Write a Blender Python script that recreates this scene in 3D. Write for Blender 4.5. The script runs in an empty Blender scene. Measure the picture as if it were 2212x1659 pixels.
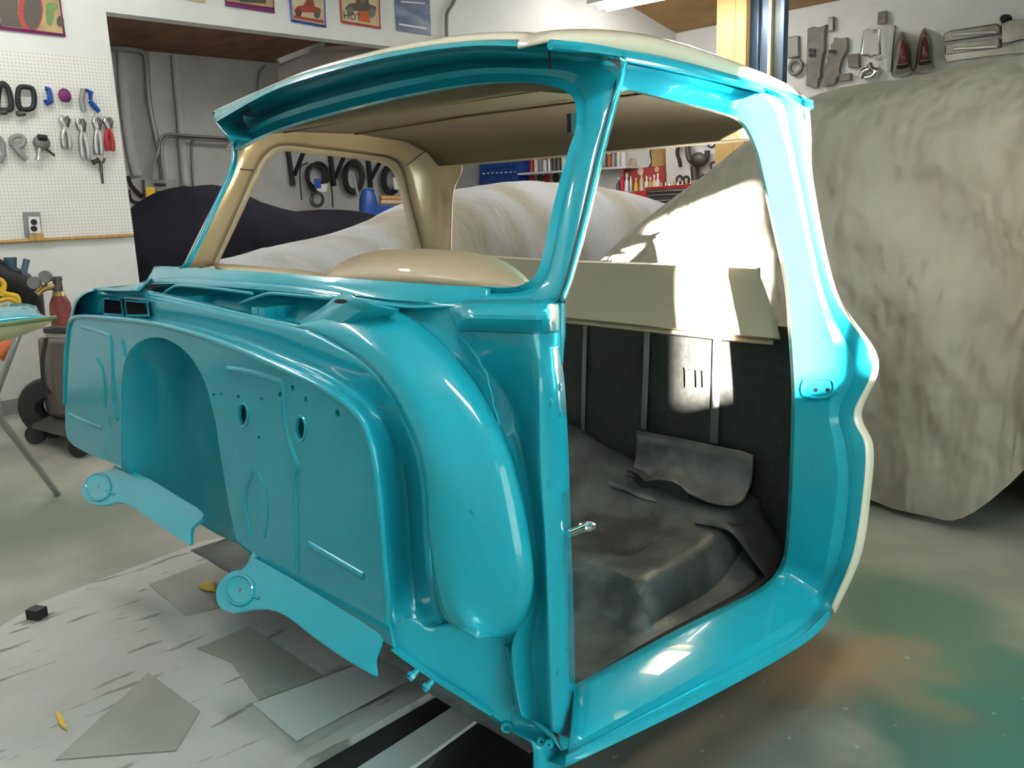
import bpy, bmesh, math, random
from mathutils import Vector, Matrix, noise
from mathutils.geometry import tessellate_polygon
random.seed(7)
S = bpy.context.scene
COL = S.collection
# ------------------------------------------------------------------ camera
FPX, IW, IH = 1850.0, 2212.0, 1659.0
def _u(v): return Vector(v).normalized()
_down = _u((319, 8830, FPX))
_vx = -1830.0
_xneg = _u((_vx, -(FPX*FPX+319*_vx)/8830, FPX))
AX, AZ = -_xneg, -_down
AX = (AX - AZ*AX.dot(AZ)).normalized()
AY = AZ.cross(AX)
EYE = Vector((0, 0, 1.15))
cam = bpy.data.cameras.new('camera'); cam_o = bpy.data.objects.new('camera', cam); COL.objects.link(cam_o)
cam.sensor_width = 36; cam.lens = FPX/IW*36; cam.clip_start = 0.05; cam.clip_end = 100
Rw = Matrix((AX, AY, AZ))                       # camera(x right,y down,z fwd) -> world
Mc = Matrix((Rw @ Vector((1,0,0)), Rw @ Vector((0,-1,0)), Rw @ Vector((0,0,-1)))).transposed()
cam_o.matrix_world = Matrix.Translation(EYE) @ Mc.to_4x4()
S.camera = cam_o
# ------------------------------------------------------------------ light
S.view_settings.view_transform = 'Standard'; S.view_settings.look = 'None'
S.view_settings.gamma = 1; S.view_settings.exposure = 0.70; S.view_settings.use_curve_mapping = False
w = bpy.data.worlds.new('world'); S.world = w; w.use_nodes = True
w.node_tree.nodes['Background'].inputs[0].default_value = (0.5, 0.76, 1.0, 1)
w.node_tree.nodes['Background'].inputs[1].default_value = 6.5
SUN_DIR = Vector((-0.785, 0.62, -0.257)).normalized()      # the way the sunbeam travels
sl = bpy.data.lights.new('sun', 'SUN'); sl.energy = 185; sl.angle = math.radians(0.6); sl.color = (1, 0.95, 0.84)
so = bpy.data.objects.new('sun', sl); COL.objects.link(so)
so.rotation_euler = (-SUN_DIR).to_track_quat('Z', 'Y').to_euler()

# ------------------------------------------------------------------ ray helpers: a point of the place on a known surface
def ray(u, v): return Rw @ Vector((u-IW/2, v-IH/2, FPX))
def PX(c): return ('p', 0, c)
def PY(c): return ('p', 1, c)
def PZ(c): return ('p', 2, c)
def at(u, v, F):
    d = ray(u, v)
    if isinstance(F, tuple):
        t = (F[2]-EYE[F[1]])/d[F[1]]
        return EYE + d*t
    lo = 0.35/FPX*1.0; step = 0.04/FPX; a = lo; fa = F(EYE+d*a)
    for i in range(600):
        b = a+step; fb = F(EYE+d*b)
        if fa*fb <= 0: break
        a, fa = b, fb
    else:
        raise ValueError('no hit %s %s' % (u, v))
    for i in range(30):
        m = (a+b)/2; fm = F(EYE+d*m)
        if fa*fm <= 0: b = m
        else: a, fa = m, fm
    return EYE+d*(a+b)/2
def PL(pts, F):
    return [at(p[0], p[1], p[2] if len(p) > 2 else F) for p in pts]
def cr(pts, k=6, closed=False):
    if k <= 1: return list(pts)
    n = len(pts); out = []
    for i in range(n if closed else n-1):
        g = lambda j: pts[j % n] if closed else (pts[j] if 0 <= j < n else (pts[0]*2-pts[1] if j < 0 else pts[-1]*2-pts[-2]))
        a, b, c, d = g(i-1), g(i), g(i+1), g(i+2)
        for s in range(k):
            t = s/k
            out.append(0.5*((2*b)+(c-a)*t+(2*a-5*b+4*c-d)*t*t+(3*b-a-3*c+d)*t**3))
    if not closed: out.append(pts[-1].copy())
    return out
# ------------------------------------------------------------------ mesh builder
class MB:
    def __init__(s): s.v = []; s.f = []
    def add(s, vs, fs):
        o = len(s.v); s.v += [Vector(p) for p in vs]; s.f += [tuple(o+i for i in f) for f in fs]; return s
    def grid(s, rows, closed=False):
        n = len(rows[0]); vs = [p for r in rows for p in r]; fs = []
        for i in range(len(rows)-1):
            for j in range(n if closed else n-1):
                a = i*n+j; b = i*n+(j+1) % n; fs.append((a, b, b+n, a+n))
        return s.add(vs, fs)
    def loft(s, rows, k=6, m=1, closed=False):
        R = [cr(r, k, closed) for r in rows]
        if m > 1:
            colz = [cr([R[i][j] for i in range(len(R))], m) for j in range(len(R[0]))]
            R = [[c[i] for c in colz] for i in range(len(colz[0]))]
        return s.grid(R, closed)
    def box(s, a, b, R=None, o=None):
        x0, y0, z0 = a; x1, y1, z1 = b
        vs = [Vector(p) for p in ((x0,y0,z0),(x1,y0,z0),(x1,y1,z0),(x0,y1,z0),(x0,y0,z1),(x1,y0,z1),(x1,y1,z1),(x0,y1,z1))]
        if R: vs = [R @ p for p in vs]
        if o: vs = [p+Vector(o) for p in vs]
        return s.add(vs, [(0,3,2,1),(4,5,6,7),(0,1,5,4),(1,2,6,5),(2,3,7,6),(3,0,4,7)])
    def tube(s, pts, r, n=8, closed=False, cap=True):
        pts = [Vector(p) for p in pts]; N = len(pts); rs = r if isinstance(r, (list, tuple)) else [r]*N
        rows = []; up = None
        for i, p in enumerate(pts):
            if closed: t = pts[(i+1) % N]-pts[i-1]
            else: t = pts[min(i+1, N-1)]-pts[max(i-1, 0)]
            t = t.normalized() if t.length > 1e-9 else Vector((0,0,1))
            if up is None:
                up = t.orthogonal().normalized()
            up = (up - t*up.dot(t)); up = up.normalized() if up.length > 1e-6 else t.orthogonal().normalized()
            sd = t.cross(up)
            rows.append([p+(up*math.cos(2*math.pi*j/n)+sd*math.sin(2*math.pi*j/n))*rs[i] for j in range(n)])
        if closed: rows.append(rows[0])
        o = len(s.v); s.grid(rows, True)
        if cap and not closed:
            s.f.append(tuple(o+j for j in reversed(range(n)))); s.f.append(tuple(o+(N-1)*n+j for j in range(n)))
        return s
    def cyl(s, a, b, r, n=16, r2=None): return s.tube([a, b], [r, r if r2 is None else r2], n)
    def lathe(s, prof, o, n=20, axis=None):
        ax = Vector(axis or (0,0,1)).normalized(); e = ax.orthogonal().normalized(); g = ax.cross(e); o = Vector(o)
        rows = [[o+ax*h+(e*math.cos(2*math.pi*j/n)+g*math.sin(2*math.pi*j/n))*max(r, 1e-4) for j in range(n)] for r, h in prof]
        return s.grid(rows, True)
    def sheet(s, outer, holes=(), ext=None):
        loops = [list(outer)]+[list(h) for h in holes]
        tris = tessellate_polygon(loops); allp = [p for l in loops for p in l]
        if ext is None: return s.add(allp, tris)
        ext = Vector(ext); n = len(allp)
        fs = [tuple(t) for t in tris]+[tuple(n+i for i in reversed(t)) for t in tris]; o = 0
        for l in loops:
            m = len(l)
            for i in range(m): fs.append((o+i, o+(i+1) % m, n+o+(i+1) % m, n+o+i))
            o += m
        return s.add(allp+[p+ext for p in allp], fs)
    def ball(s, o, r, n=12, sc=(1,1,1)):
        rows = []
        for i in range(n//2+1):
            a = math.pi*i/(n//2)
            rows.append([Vector(o)+Vector((math.sin(a)*math.cos(2*math.pi*j/n)*r*sc[0], math.sin(a)*math.sin(2*math.pi*j/n)*r*sc[1], math.cos(a)*r*sc[2])) for j in range(n)])
        return s.grid(rows, True)
    def build(s, name, mat, parent=None, thick=0, ang=55, bevel=0, sub=0):
        me = bpy.data.meshes.new(name)
        org = parent_world(parent) if parent else Vector((0,0,0))
        if parent is None and s.v:
            xs = [p.x for p in s.v]; ys = [p.y for p in s.v]; zs = [p.z for p in s.v]
            org = Vector(((min(xs)+max(xs))/2, (min(ys)+max(ys))/2, min(zs)))
        me.from_pydata([p-org for p in s.v], [], s.f); me.validate(); me.update()
        bm = bmesh.new(); bm.from_mesh(me); bmesh.ops.remove_doubles(bm, verts=bm.verts, dist=1e-5)
        bmesh.ops.recalc_face_normals(bm, faces=bm.faces); bm.to_mesh(me); bm.free()
        for p in me.polygons: p.use_smooth = True
        me.set_sharp_from_angle(angle=math.radians(ang))
        o = bpy.data.objects.new(name, me); COL.objects.link(o)
        if parent: o.parent = parent
        else: o.location = org
        me.materials.append(mat if not isinstance(mat, str) else M[mat])
        if thick:
            q = o.modifiers.new('solid', 'SOLIDIFY'); q.thickness = thick; q.offset = 0
        if bevel:
            q = o.modifiers.new('bev', 'BEVEL'); q.width = bevel; q.segments = 2; q.limit_method = 'ANGLE'
        if sub:
            q = o.modifiers.new('sub', 'SUBSURF'); q.levels = sub; q.render_levels = sub
        return o
def parent_world(p):
    v = Vector((0,0,0))
    while p: v += p.location; p = p.parent
    return v
def tag(o, label, cat=None, group=None, kind=None):
    if label: o['label'] = label
    if cat: o['category'] = cat
    if group: o['group'] = group
    if kind: o['kind'] = kind
    return o
def struct(o): o['kind'] = 'structure'; return o
def empty(name, loc, label, cat, group=None):
    o = bpy.data.objects.new(name, None); COL.objects.link(o); o.location = loc; o.empty_display_size = .05
    return tag(o, label, cat, group)
# ------------------------------------------------------------------ materials
M = {}
def mat(name, col, rough=.5, metal=0, coat=0, spec=.5, noise_=None, bump=None, emit=None, alpha=None, trans=None):
    m = bpy.data.materials.new(name); m.use_nodes = True; nt = m.node_tree; b = nt.nodes['Principled BSDF']
    b.inputs['Base Color'].default_value = (*col, 1); b.inputs['Roughness'].default_value = rough; b.inputs['Metallic'].default_value = metal
    b.inputs['Coat Weight'].default_value = coat; b.inputs['Coat Roughness'].default_value = .03; b.inputs['Specular IOR Level'].default_value = spec
    if trans: b.inputs['Transmission Weight'].default_value = trans
    if emit: b.inputs['Emission Color'].default_value = (*emit[0], 1); b.inputs['Emission Strength'].default_value = emit[1]
    tc = nt.nodes.new('ShaderNodeTexCoord')
    if noise_:
        col2, scale, lo, hi = noise_[:4]
        n = nt.nodes.new('ShaderNodeTexNoise'); n.inputs['Scale'].default_value = scale; n.inputs['Detail'].default_value = 1.5 if name.startswith('cloth') else 6
        mp = nt.nodes.new('ShaderNodeMapping'); mp.inputs['Scale'].default_value = noise_[4] if len(noise_) > 4 else (1,1,1)
        nt.links.new(tc.outputs['Object'], mp.inputs[0]); nt.links.new(mp.outputs[0], n.inputs['Vector'])
        r = nt.nodes.new('ShaderNodeValToRGB'); r.color_ramp.elements[0].position = lo; r.color_ramp.elements[1].position = hi
        r.color_ramp.elements[0].color = (*col, 1); r.color_ramp.elements[1].color = (*col2, 1)
        nt.links.new(n.outputs['Fac'], r.inputs[0]); nt.links.new(r.outputs[0], b.inputs['Base Color'])
    if bump:
        scale, strength, dist = bump[:3]
        n = nt.nodes.new('ShaderNodeTexNoise'); n.inputs['Scale'].default_value = scale; n.inputs['Detail'].default_value = 3 if name.startswith('cloth') else 5
        mp = nt.nodes.new('ShaderNodeMapping'); mp.inputs['Scale'].default_value = bump[3] if len(bump) > 3 else (1,1,1)
        nt.links.new(tc.outputs['Object'], mp.inputs[0]); nt.links.new(mp.outputs[0], n.inputs['Vector'])
        bp = nt.nodes.new('ShaderNodeBump'); bp.inputs['Strength'].default_value = strength; bp.inputs['Distance'].default_value = dist
        nt.links.new(n.outputs['Fac'], bp.inputs['Height']); nt.links.new(bp.outputs[0], b.inputs['Normal'])
    M[name] = m; return m
mat('teal', (.012,.35,.445), .24, 0, .55, .15, bump=(9,.12,.01))
mat('cream', (.78,.72,.56), .25, 0, .8)
mat('tan', (.60,.45,.26), .30, .25, .7, bump=(14,.05,.004))
mat('rear_cream', (.74,.64,.47), .4, 0, .3)
mat('tan_plain', (.50,.40,.25), .45, 0, .1)
mat('liner', (.15,.115,.062), .6)
mat('primer', (.66,.66,.38), .35, 0, .6)
mat('blackpaint', (.018,.018,.017), .55, noise_=((.03,.03,.028),40,.4,.7), bump=(160,.25,.004))
mat('graystripe', (.25,.25,.25), .6, bump=(200,.5,.004))
mat('floorpan', (.045,.048,.048), .42, noise_=((.16,.17,.165),7,.42,.75), bump=(9,.5,.02))
mat('rubber', (.012,.012,.012), .6)
mat('black', (.010,.010,.012), .6)
mat('steel', (.45,.45,.44), .32, .9)
mat('darksteel', (.10,.095,.09), .45, .7)
mat('chrome', (.75,.75,.75), .08, 1)
mat('galv', (.22,.22,.21), .5, .6)
mat('wall_white', (.80,.80,.78), .75, noise_=((.74,.74,.72),3,.35,.75))
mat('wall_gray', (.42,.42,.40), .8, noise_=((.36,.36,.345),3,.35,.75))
mat('peg', (.80,.79,.75), .6)
mat('wood', (.50,.33,.12), .65, noise_=((.36,.22,.07),3,.35,.7,(1,14,1)))
mat('wood_dark', (.22,.085,.02), .6, noise_=((.10,.036,.012),2.2,.35,.65,(1,2.4,.5)))
mat('plywood', (.42,.25,.08), .6, noise_=((.26,.14,.04),2.2,.35,.75,(1,2,1)))
mat('cloth_beige', (.265,.252,.205), .9, noise_=((.215,.205,.165),3,.3,.8), bump=(3.4,1.0,.16,(1.3,1,.8)))
mat('cloth_white', (.40,.41,.42), .85, noise_=((.30,.28,.22),1.1,.50,.66,(1,2.4,.6)), bump=(3,.8,.06,(1,2,.6)))  # tan noise bands put the shadows of the folds into the colour
mat('cloth_black', (.006,.006,.011), .85, spec=.12, bump=(8,.4,.02))
mat('blue', (.01,.06,.30), .4)
mat('bluesteel', (.07,.115,.18), .35, .3)
mat('greensteel', (.06,.075,.07), .4, .4)
mat('red', (.36,.012,.014), .4)
mat('orange', (.55,.12,.02), .5)
mat('yellow', (.65,.42,.02), .5)
mat('white', (.78,.78,.76), .5)
mat('gray', (.25,.25,.25), .55)
mat('tankred', (.20,.03,.025), .45, noise_=((.12,.02,.018),6,.4,.7))
mat('purple', (.16,.01,.10), .5)
mat('brass', (.45,.33,.12), .35, .7)
mat('glassred', (.09,.008,.012), .12, 0, 1)
mat('amber', (.6,.35,.05), .35)
fm = bpy.data.materials.new('frosted'); fm.use_nodes = True; _n = fm.node_tree; _n.nodes.remove(_n.nodes['Principled BSDF'])
_t = _n.nodes.new('ShaderNodeBsdfTranslucent'); _t.inputs[0].default_value = (.25,.28,.285,1); _n.links.new(_t.outputs[0], _n.nodes['Material Output'].inputs[0]); M['frosted'] = fm
mat('tube', (1,1,1), .5, emit=((1,.97,.93), 40))
# ------------------------------------------------------------------ the room
WX, BY, FXW = -5.84, 8.3, -9.1       # peg wall x, back wall y, far bay wall x
def floor_mat():
    m = mat('concrete', (.20,.20,.175), .55, bump=(30,.15,.004)); nt = m.node_tree; b = nt.nodes['Principled BSDF']
    tc = nt.nodes.new('ShaderNodeTexCoord')
    def N(scale, det=5, vec=None):
        n = nt.nodes.new('ShaderNodeTexNoise'); n.inputs['Scale'].default_value = scale; n.inputs['Detail'].default_value = det
        nt.links.new(tc.outputs['Object'], n.inputs['Vector']); return n
    def ramp(src, a, b_, ca, cb):
        r = nt.nodes.new('ShaderNodeValToRGB'); r.color_ramp.elements[0].position = a; r.color_ramp.elements[1].position = b_
        r.color_ramp.elements[0].color = ca; r.color_ramp.elements[1].color = cb; nt.links.new(src, r.inputs[0]); return r
    def mix(fac, A, B):
        x = nt.nodes.new('ShaderNodeMixRGB')
        if isinstance(fac, float): x.inputs[0].default_value = fac
        else: nt.links.new(fac, x.inputs[0])
        for i, q in ((1, A), (2, B)):
            if isinstance(q, tuple): x.inputs[i].default_value = q
            else: nt.links.new(q, x.inputs[i])
        return x.outputs[0]
    base = ramp(N(2.3).outputs[0], .35, .7, (.22,.22,.19,1), (.35,.345,.30,1)).outputs[0]
    def blob(cx, cy, r, soft, wob=1.6):
        mp = nt.nodes.new('ShaderNodeVectorMath'); mp.operation = 'DISTANCE'; mp.inputs[1].default_value = (cx, cy, 0)
        nt.links.new(tc.outputs['Object'], mp.inputs[0])
        ad = nt.nodes.new('ShaderNodeMath'); ad.operation = 'MULTIPLY_ADD'; ad.inputs[1].default_value = wob
        nt.links.new(N(2.6, 4).outputs[0], ad.inputs[0]); nt.links.new(mp.outputs['Value'], ad.inputs[2])
        return ramp(ad.outputs[0], (r)/3, (r+soft)/3, (1,1,1,1), (0,0,0,1)), ad
    def blobf(cx, cy, r, soft, wob=.8):
        d = nt.nodes.new('ShaderNodeVectorMath'); d.operation = 'DISTANCE'; d.inputs[1].default_value = (cx, cy, 0)
        nt.links.new(tc.outputs['Object'], d.inputs[0])
        ad = nt.nodes.new('ShaderNodeMath'); ad.operation = 'MULTIPLY_ADD'; ad.inputs[1].default_value = wob
        nt.links.new(N(2.2, 4).outputs[0], ad.inputs[0]); nt.links.new(d.outputs['Value'], ad.inputs[2])
        mr = nt.nodes.new('ShaderNodeMapRange'); mr.inputs['From Min'].default_value = r+wob*.5; mr.inputs['From Max'].default_value = r+soft+wob*.5
        mr.inputs['To Min'].default_value = 1; mr.inputs['To Max'].default_value = 0
        nt.links.new(ad.outputs[0], mr.inputs[0]); return mr.outputs[0]
    c = base
    for (cx, cy, r, s, colr) in FLOOR_STAINS: c = mix(blobf(cx, cy, r, s), c, (*colr, 1))
    fl = ramp(N(26, 3).outputs[0], .70, .74, (0,0,0,1), (1,1,1,1)).outputs[0]
    msk = nt.nodes.new('ShaderNodeMath'); msk.operation = 'MULTIPLY'; nt.links.new(fl, msk.inputs[0]); nt.links.new(blobf(*SPECK, .5), msk.inputs[1])
    c = mix(msk.outputs[0], c, (.40,.40,.35,1))
    nt.links.new(c, b.inputs['Base Color'])
    return m
def g(u, v): p = at(u, v, PZ(0)); return (p.x, p.y)
a_ = g(1650, 1500); FLOOR_STAINS = [(*g(2120, 1560), .30, .12, (.06,.20,.16)), (*g(1950, 1330), .12, .25, (.12,.20,.15)), (*g(1650, 1520), .12, .34, (.16,.145,.12)), (*g(1780, 1440), .05, .22, (.36,.24,.13)), (*g(60, 1120), .25, .35, (.17,.20,.16)), (*g(1550,1640), .1,.3,(.14,.13,.11))]
SPECK = (*g(1640, 1530), .35)
floor_m = floor_mat()
fl = MB().box((-9.5,-3.4,-.1), (4.2,9,0)).build('floor', floor_m); struct(fl)
me = fl.data; off = fl.location.copy()
for v_ in me.vertices: v_.co += off
fl.location = (0,0,0)
# ceiling: plywood, rises from the back wall towards the camera
zb = at(1700, 60, PY(BY)).z
q = at(1310, 0, PX(WX)); slope = (q.z-at(1475, 105, PX(WX)).z)/(at(1475, 105, PX(WX)).y-q.y)
zc = at(1475, 105, PX(WX)).z
print('ceil', zb, zc, slope, q, at(1475,105,PX(WX)))
slope = .256
zf = lambda y: zb+slope*min(BY-y, 5.0)
struct(MB().add([(-6,9,zf(BY)),(4.2,9,zf(BY)),(4.2,BY-5,zf(0)),(-6,BY-5,zf(0)),(-6,9,zf(BY)+.1),(4.2,9,zf(BY)+.1),(4.2,BY-5,zf(0)+.1),(-6,BY-5,zf(0)+.1)],[(0,1,2,3),(7,6,5,4),(0,4,5,1),(1,5,6,2),(2,6,7,3),(3,7,4,0)]).build('ceiling', 'plywood'))
struct(MB().box((-6,-3.4,zf(0)), (4.2,BY-5,zf(0)+.1)).build('ceiling', 'wall_white'))
struct(MB().box((-9.5,-3.4,2.80),(-5.9,9,2.88)).build('ceiling', 'wood_dark'))
struct(MB().box((-9.5,BY,0),(4.2,BY+.12,4)).build('wall_back', 'wall_white'))
wr = MB(); rect = lambda y0,y1,z0,z1: [Vector(p) for p in ((4.1,y0,z0),(4.1,y1,z0),(4.1,y1,z1),(4.1,y0,z1))]
wr.sheet(rect(-3.4,9,0,4.1), [rect(-.9,3.0,.1,2.5), rect(-2.315,-2.072,2.365,3.13), rect(-2.021,-1.60,2.365,3.13)], (.06,0,0))
struct(wr.build('wall_right', 'wall_white'))
struct(MB().sheet(rect(-.9,3.0,.1,2.5), (), (.02,0,0)).build('fill_pane', 'frosted'))  # unseen frosted pane added to spread daylight from the right without direct sun
struct(MB().box((4.2,-6,-.12),(12,8,-.02)).build('floor', 'gray'))
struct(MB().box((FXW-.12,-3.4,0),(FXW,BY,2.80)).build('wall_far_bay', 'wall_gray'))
# left wall with the wide opening into the far bay
oy = at(228, 20, PX(WX)).y; oz = at(560, 66, PX(WX)).z
print('opening', oy, oz, at(228,20,PX(WX)), at(900,115,PX(WX)))
lw = MB(); lw.box((WX-.12,-3.4,0),(WX,oy,4)); lw.box((WX-.12,oy,oz),(WX,BY,4)); struct(lw.build('wall_left', 'wall_white'))
struct(MB().box((WX-.13,-3.4,0),(WX+.012,oy,.09)).build('baseboard_left', 'gray'))
# front wall (behind the photographer) with the window the sun comes through
FY = -3.3
wf = MB(); wf.sheet([Vector(p) for p in ((-9.5,FY,0),(4.2,FY,0),(4.2,FY,4.1),(-9.5,FY,4.1))], (), (0,-.1,0))
struct(wf.build('wall_front', 'wall_white'))
# one fluorescent shop light in view, the others added as fill
LIGHTS = [(-2.6,4.3,0),(-.9,.4,0),(-3.4,-.4,0),(.9,2.6,0),(-4.2,2.0,0),(-1.2,-1.8,0)]
LAB = ['bright two-tube shop light at the top edge of the photo']+['white fluorescent shop light out of frame']*5
def shop_light(x, y, z, rz, lab):
    t = empty('shop_light', (x, y, z), lab, 'ceiling light', 'fluorescent shop lights')
    Rm = Matrix.Rotation(rz, 3, 'Z'); o = Vector((x,y,z))
    h = MB(); h.box((-.62,-.09,.03),(.62,.09,.07),Rm,o); h.box((-.62,-.14,.02),(.62,-.09,.05),Rm,o); h.box((-.62,.09,.02),(.62,.14,.05),Rm,o)
    h.build('housing', 'white', t)
    for sx in (-.45,.45):
        MB().cyl(o+Rm@Vector((sx,0,.07)), Vector(((o+Rm@Vector((sx,0,0))).x,(o+Rm@Vector((sx,0,0))).y,(zf(y) if x > -5.9 else 2.80)+.0)), .004, 6).build('hanger', 'steel', t)
    for s in (-1,1):
        MB().cyl(o+Rm@Vector((-.58,s*.05,.01)), o+Rm@Vector((.58,s*.05,.01)), .018, 10).build('fluorescent_tube', 'tube', t)
lp = at(1490, 2, PY(5.0)); print('light', lp)
shop_light(lp.x-.1, 5.0, lp.z+.06, .1, LAB[0])
for x,y,z,rz in [(-.7,.5,3.1,0),(-4.4,1.3,3.15,1.57),(-4.2,-.5,3.0,1.57),(-4.9,6.6,3.08,0),(-6.14,3.4,2.55,1.57),(-6.14,5.8,2.55,1.57),(-8.0,.6,2.6,1.57)]: shop_light(x, y, z, rz, LAB[1])  # unseen fixtures added to brighten the walls, far bay and cab front
# ------------------------------------------------------------------ the pickup cab
cab = empty('pickup_cab', (-1.85, 1.5, 0.15), 'turquoise painted pickup truck cab shell with cream roof, no doors or glass', 'truck cab')
ROOF_CROWN = .06
s_ = lambda x: (x+1.85)/.8
WS = lambda off=0: (lambda p: p.y-(1.05+off+.66*(p.z-1.0)-.08*(1-min(1, s_(p.x)**2))))
VIS = lambda off=0: (lambda p: p.y-(1.24+off-.13*(1-min(1.2, s_(p.x)**2))))
SIDE = lambda off=0: (lambda p: p.x-(-1.04+off+.0875*(p.y-1.141)-.25*max(0, p.z-.98)))
YK = lambda off=0: (lambda p: p.y-(.80+off+1.4*(p.x+1.17)))
F8 = PY(.80)
T_ = 'teal'
# --- firewall: flat pressed panel with the transmission tunnel cut-out, ribs, holes
arch = [(262,1008),(262,900),(264,810),(283,752),(330,727),(385,745),(432,800),(462,890),(480,1000),(497,1100),(512,1168)]
out = [(838,1345),(838,1290),(830,1200),(825,1130),(818,1060),(812,1005),(800,950),(783,908),(755,878),(720,852),(680,828),(600,792),(520,757),(430,724),(330,699),(240,688),(162,686),
       (148,720),(142,790),(141,870),(146,948),(200,984)]
bot = [(545,1193),(600,1240),(680,1295),(760,1345),(850,1398)]
rdout = [at(u,v,F8) for u,v in out+arch+bot]
def oval(cu, cv, ru, rv, n=14, F=F8): return [at(cu+ru*math.cos(2*math.pi*i/n), cv+rv*math.sin(2*math.pi*i/n), F) for i in range(n)]
holes = [oval(525,896,9,22), oval(649,926,10,24), oval(605,852,3,6), oval(462,852,3,3,8), oval(515,857,3,4,8), oval(565,862,3,4,8), oval(632,838,4,6,8), oval(660,862,3,6,8), oval(728,893,5,9,10), oval(478,850,2,3,8), oval(560,945,3,4,8)]
rdout = cr([at(u,v,F8) for u,v in out[:17]], 3)+cr([at(u,v,F8) for u,v in out[17:]], 3)+cr([at(u,v,F8) for u,v in arch], 3)+cr([at(u,v,F8) for u,v in bot], 2)
fw = MB(); fw.sheet(rdout, holes, (0,.006,0))
def rib(pts, r=.008, F=F8, n=8): F = PY(.80+r*.35); r = r*.95; fw.tube(cr([at(u,v,F) for u,v in pts], 4), r, n)
rib([(180,706),(205,712),(234,722),(243,738),(246,800),(250,880),(258,905)])
rib([(268,735),(271,752),(273,768)], .009); rib([(212,775),(224,800),(229,840),(230,880)], .007)
rib([(152,893),(180,907),(222,924)], .007); rib([(237,900),(241,922)], .006)
rib([(495,795),(540,802),(600,820),(614,828),(616,850),(618,905),(632,965),(646,1000),(645,1016),(640,1030),(642,1100),(645,1170),(646,1235)])
rib([(672,1175),(730,1209),(790,1243)], .010)
rib([(550,1015),(535,1050),(532,1090),(540,1130),(547,1165)], .008); rib([(560,1020),(575,1060),(580,1110),(572,1160)],.005)
for c in ((525,896,11,25),(649,926,12,27)):
    fw.tube(oval(*c, 18), .0035, 6, True)
# rounded flange around the panel edge
fl_pts = [at(u,v,F8) for u,v in out[:20]]
fw.tube(cr(fl_pts, 3), .007, 8)
# inner back face behind the holes
fwo = fw.build('firewall', T_, cab, ang=50)
bkp = MB(); bkp.sheet([at(u,v,PY(.83)) for u,v in ((440,760),(520,772),(620,812),(700,850),(740,880),(790,960),(800,1060),(800,1300),(700,1270),(560,1180),(500,1000),(480,900))], (), (0,.004,0)); bkp.build('firewall_backing', T_, cab)
arch3 = [at(u,v,F8) for u,v in arch]
def shr(p, k, dy, dz): c = Vector((-2.3,.8,.62)); q = c+(p-c)*k; return Vector((q.x, p.y+dy, q.z+dz))
tn = MB()
zm = max(p.z for p in arch3); xm = (arch3[0].x+arch3[-1].x)/2
def tsh(p, k, dy, top, bot):
    t = (p.z-.43)/(zm-.43); return Vector((xm+(p.x-xm)*k, p.y+dy, p.z-top*max(0,t)-bot*(1-max(0,t))))
A0 = arch3; A1 = [tsh(p,.985,.02,.006,.03) for p in arch3]; A2 = [tsh(p,.93,.10,.02,.135) for p in arch3]; A3 = [tsh(p,.80,.22,.05,.27) for p in arch3]; A4 = [Vector((xm+.1*(p.x-xm), 1.045, .22+.45*(p.z-.22))) for p in A3]
tn.loft([A0,A1,A2,A3,A4], k=5, m=3)
rb = [at(*q, PY(.93)) for q in ((276,850),(295,842),(320,848),(332,880),(335,905),(318,920),(290,922))]
tn.tube(cr(rb, 4, True), .007, 8, True)
tn.build('transmission_tunnel', T_, cab, thick=.003)
# --- trough around the firewall, bulged kick panel
Ya, Yb, Yc = PY(.815), PY(.87), PY(.90)
L1 = [(156,688),(240,687),(330,698),(430,722),(520,755),(600,790),(680,826),(755,876),(800,946),(818,1060),(830,1200),(838,1295),(846,1372,YK(.037))]
MM = [(156,680),(243,680),(333,690),(434,712),(526,742),(610,775),(694,812),(782,870),(832,950),(852,1060),(864,1200),(870,1285),(869,1348,YK(.037))]
NN = [(157,671),(246,673),(336,682),(438,702),(532,729),(620,760),(706,796),(806,862),(858,946),(880,1060),(888,1200),(896,1280),(900,1348,YK(.04))]
L2 = [(184,631),(262,632),(345,643),(440,662),(545,687),(632,706),(700,728),(806,800),(868,895),(912,1010),(925,1150),(935,1255),(955,1345,YK(.04))]
HB = [(164,651),(250,652),(338,660),(438,682),(538,707),(626,732),(702,762),(808,830),(866,920),(898,1030),(906,1180),(915,1275),(928,1352,YK(.04))]
PD = lambda pts, ys: [at(p[0],p[1],PY(y) if len(p) < 3 else p[2]) for p,y in zip(pts, ys)]
L2Y = [.872]*7+[.862,.845,.832,.827,.826,.826]
ch = MB(); ch.loft([PL(L1, Ya), PD(MM, [.862]*7+[.862,.862,.86,.86,.86,.855]), PD(NN, [.870]*7+[.87,.88,.885,.885,.885,.88]), PD(HB, [.868]*6+[.868,.866,.862,.86,.86,.86,.86]), PD(L2, L2Y)], k=5, m=2)
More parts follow.
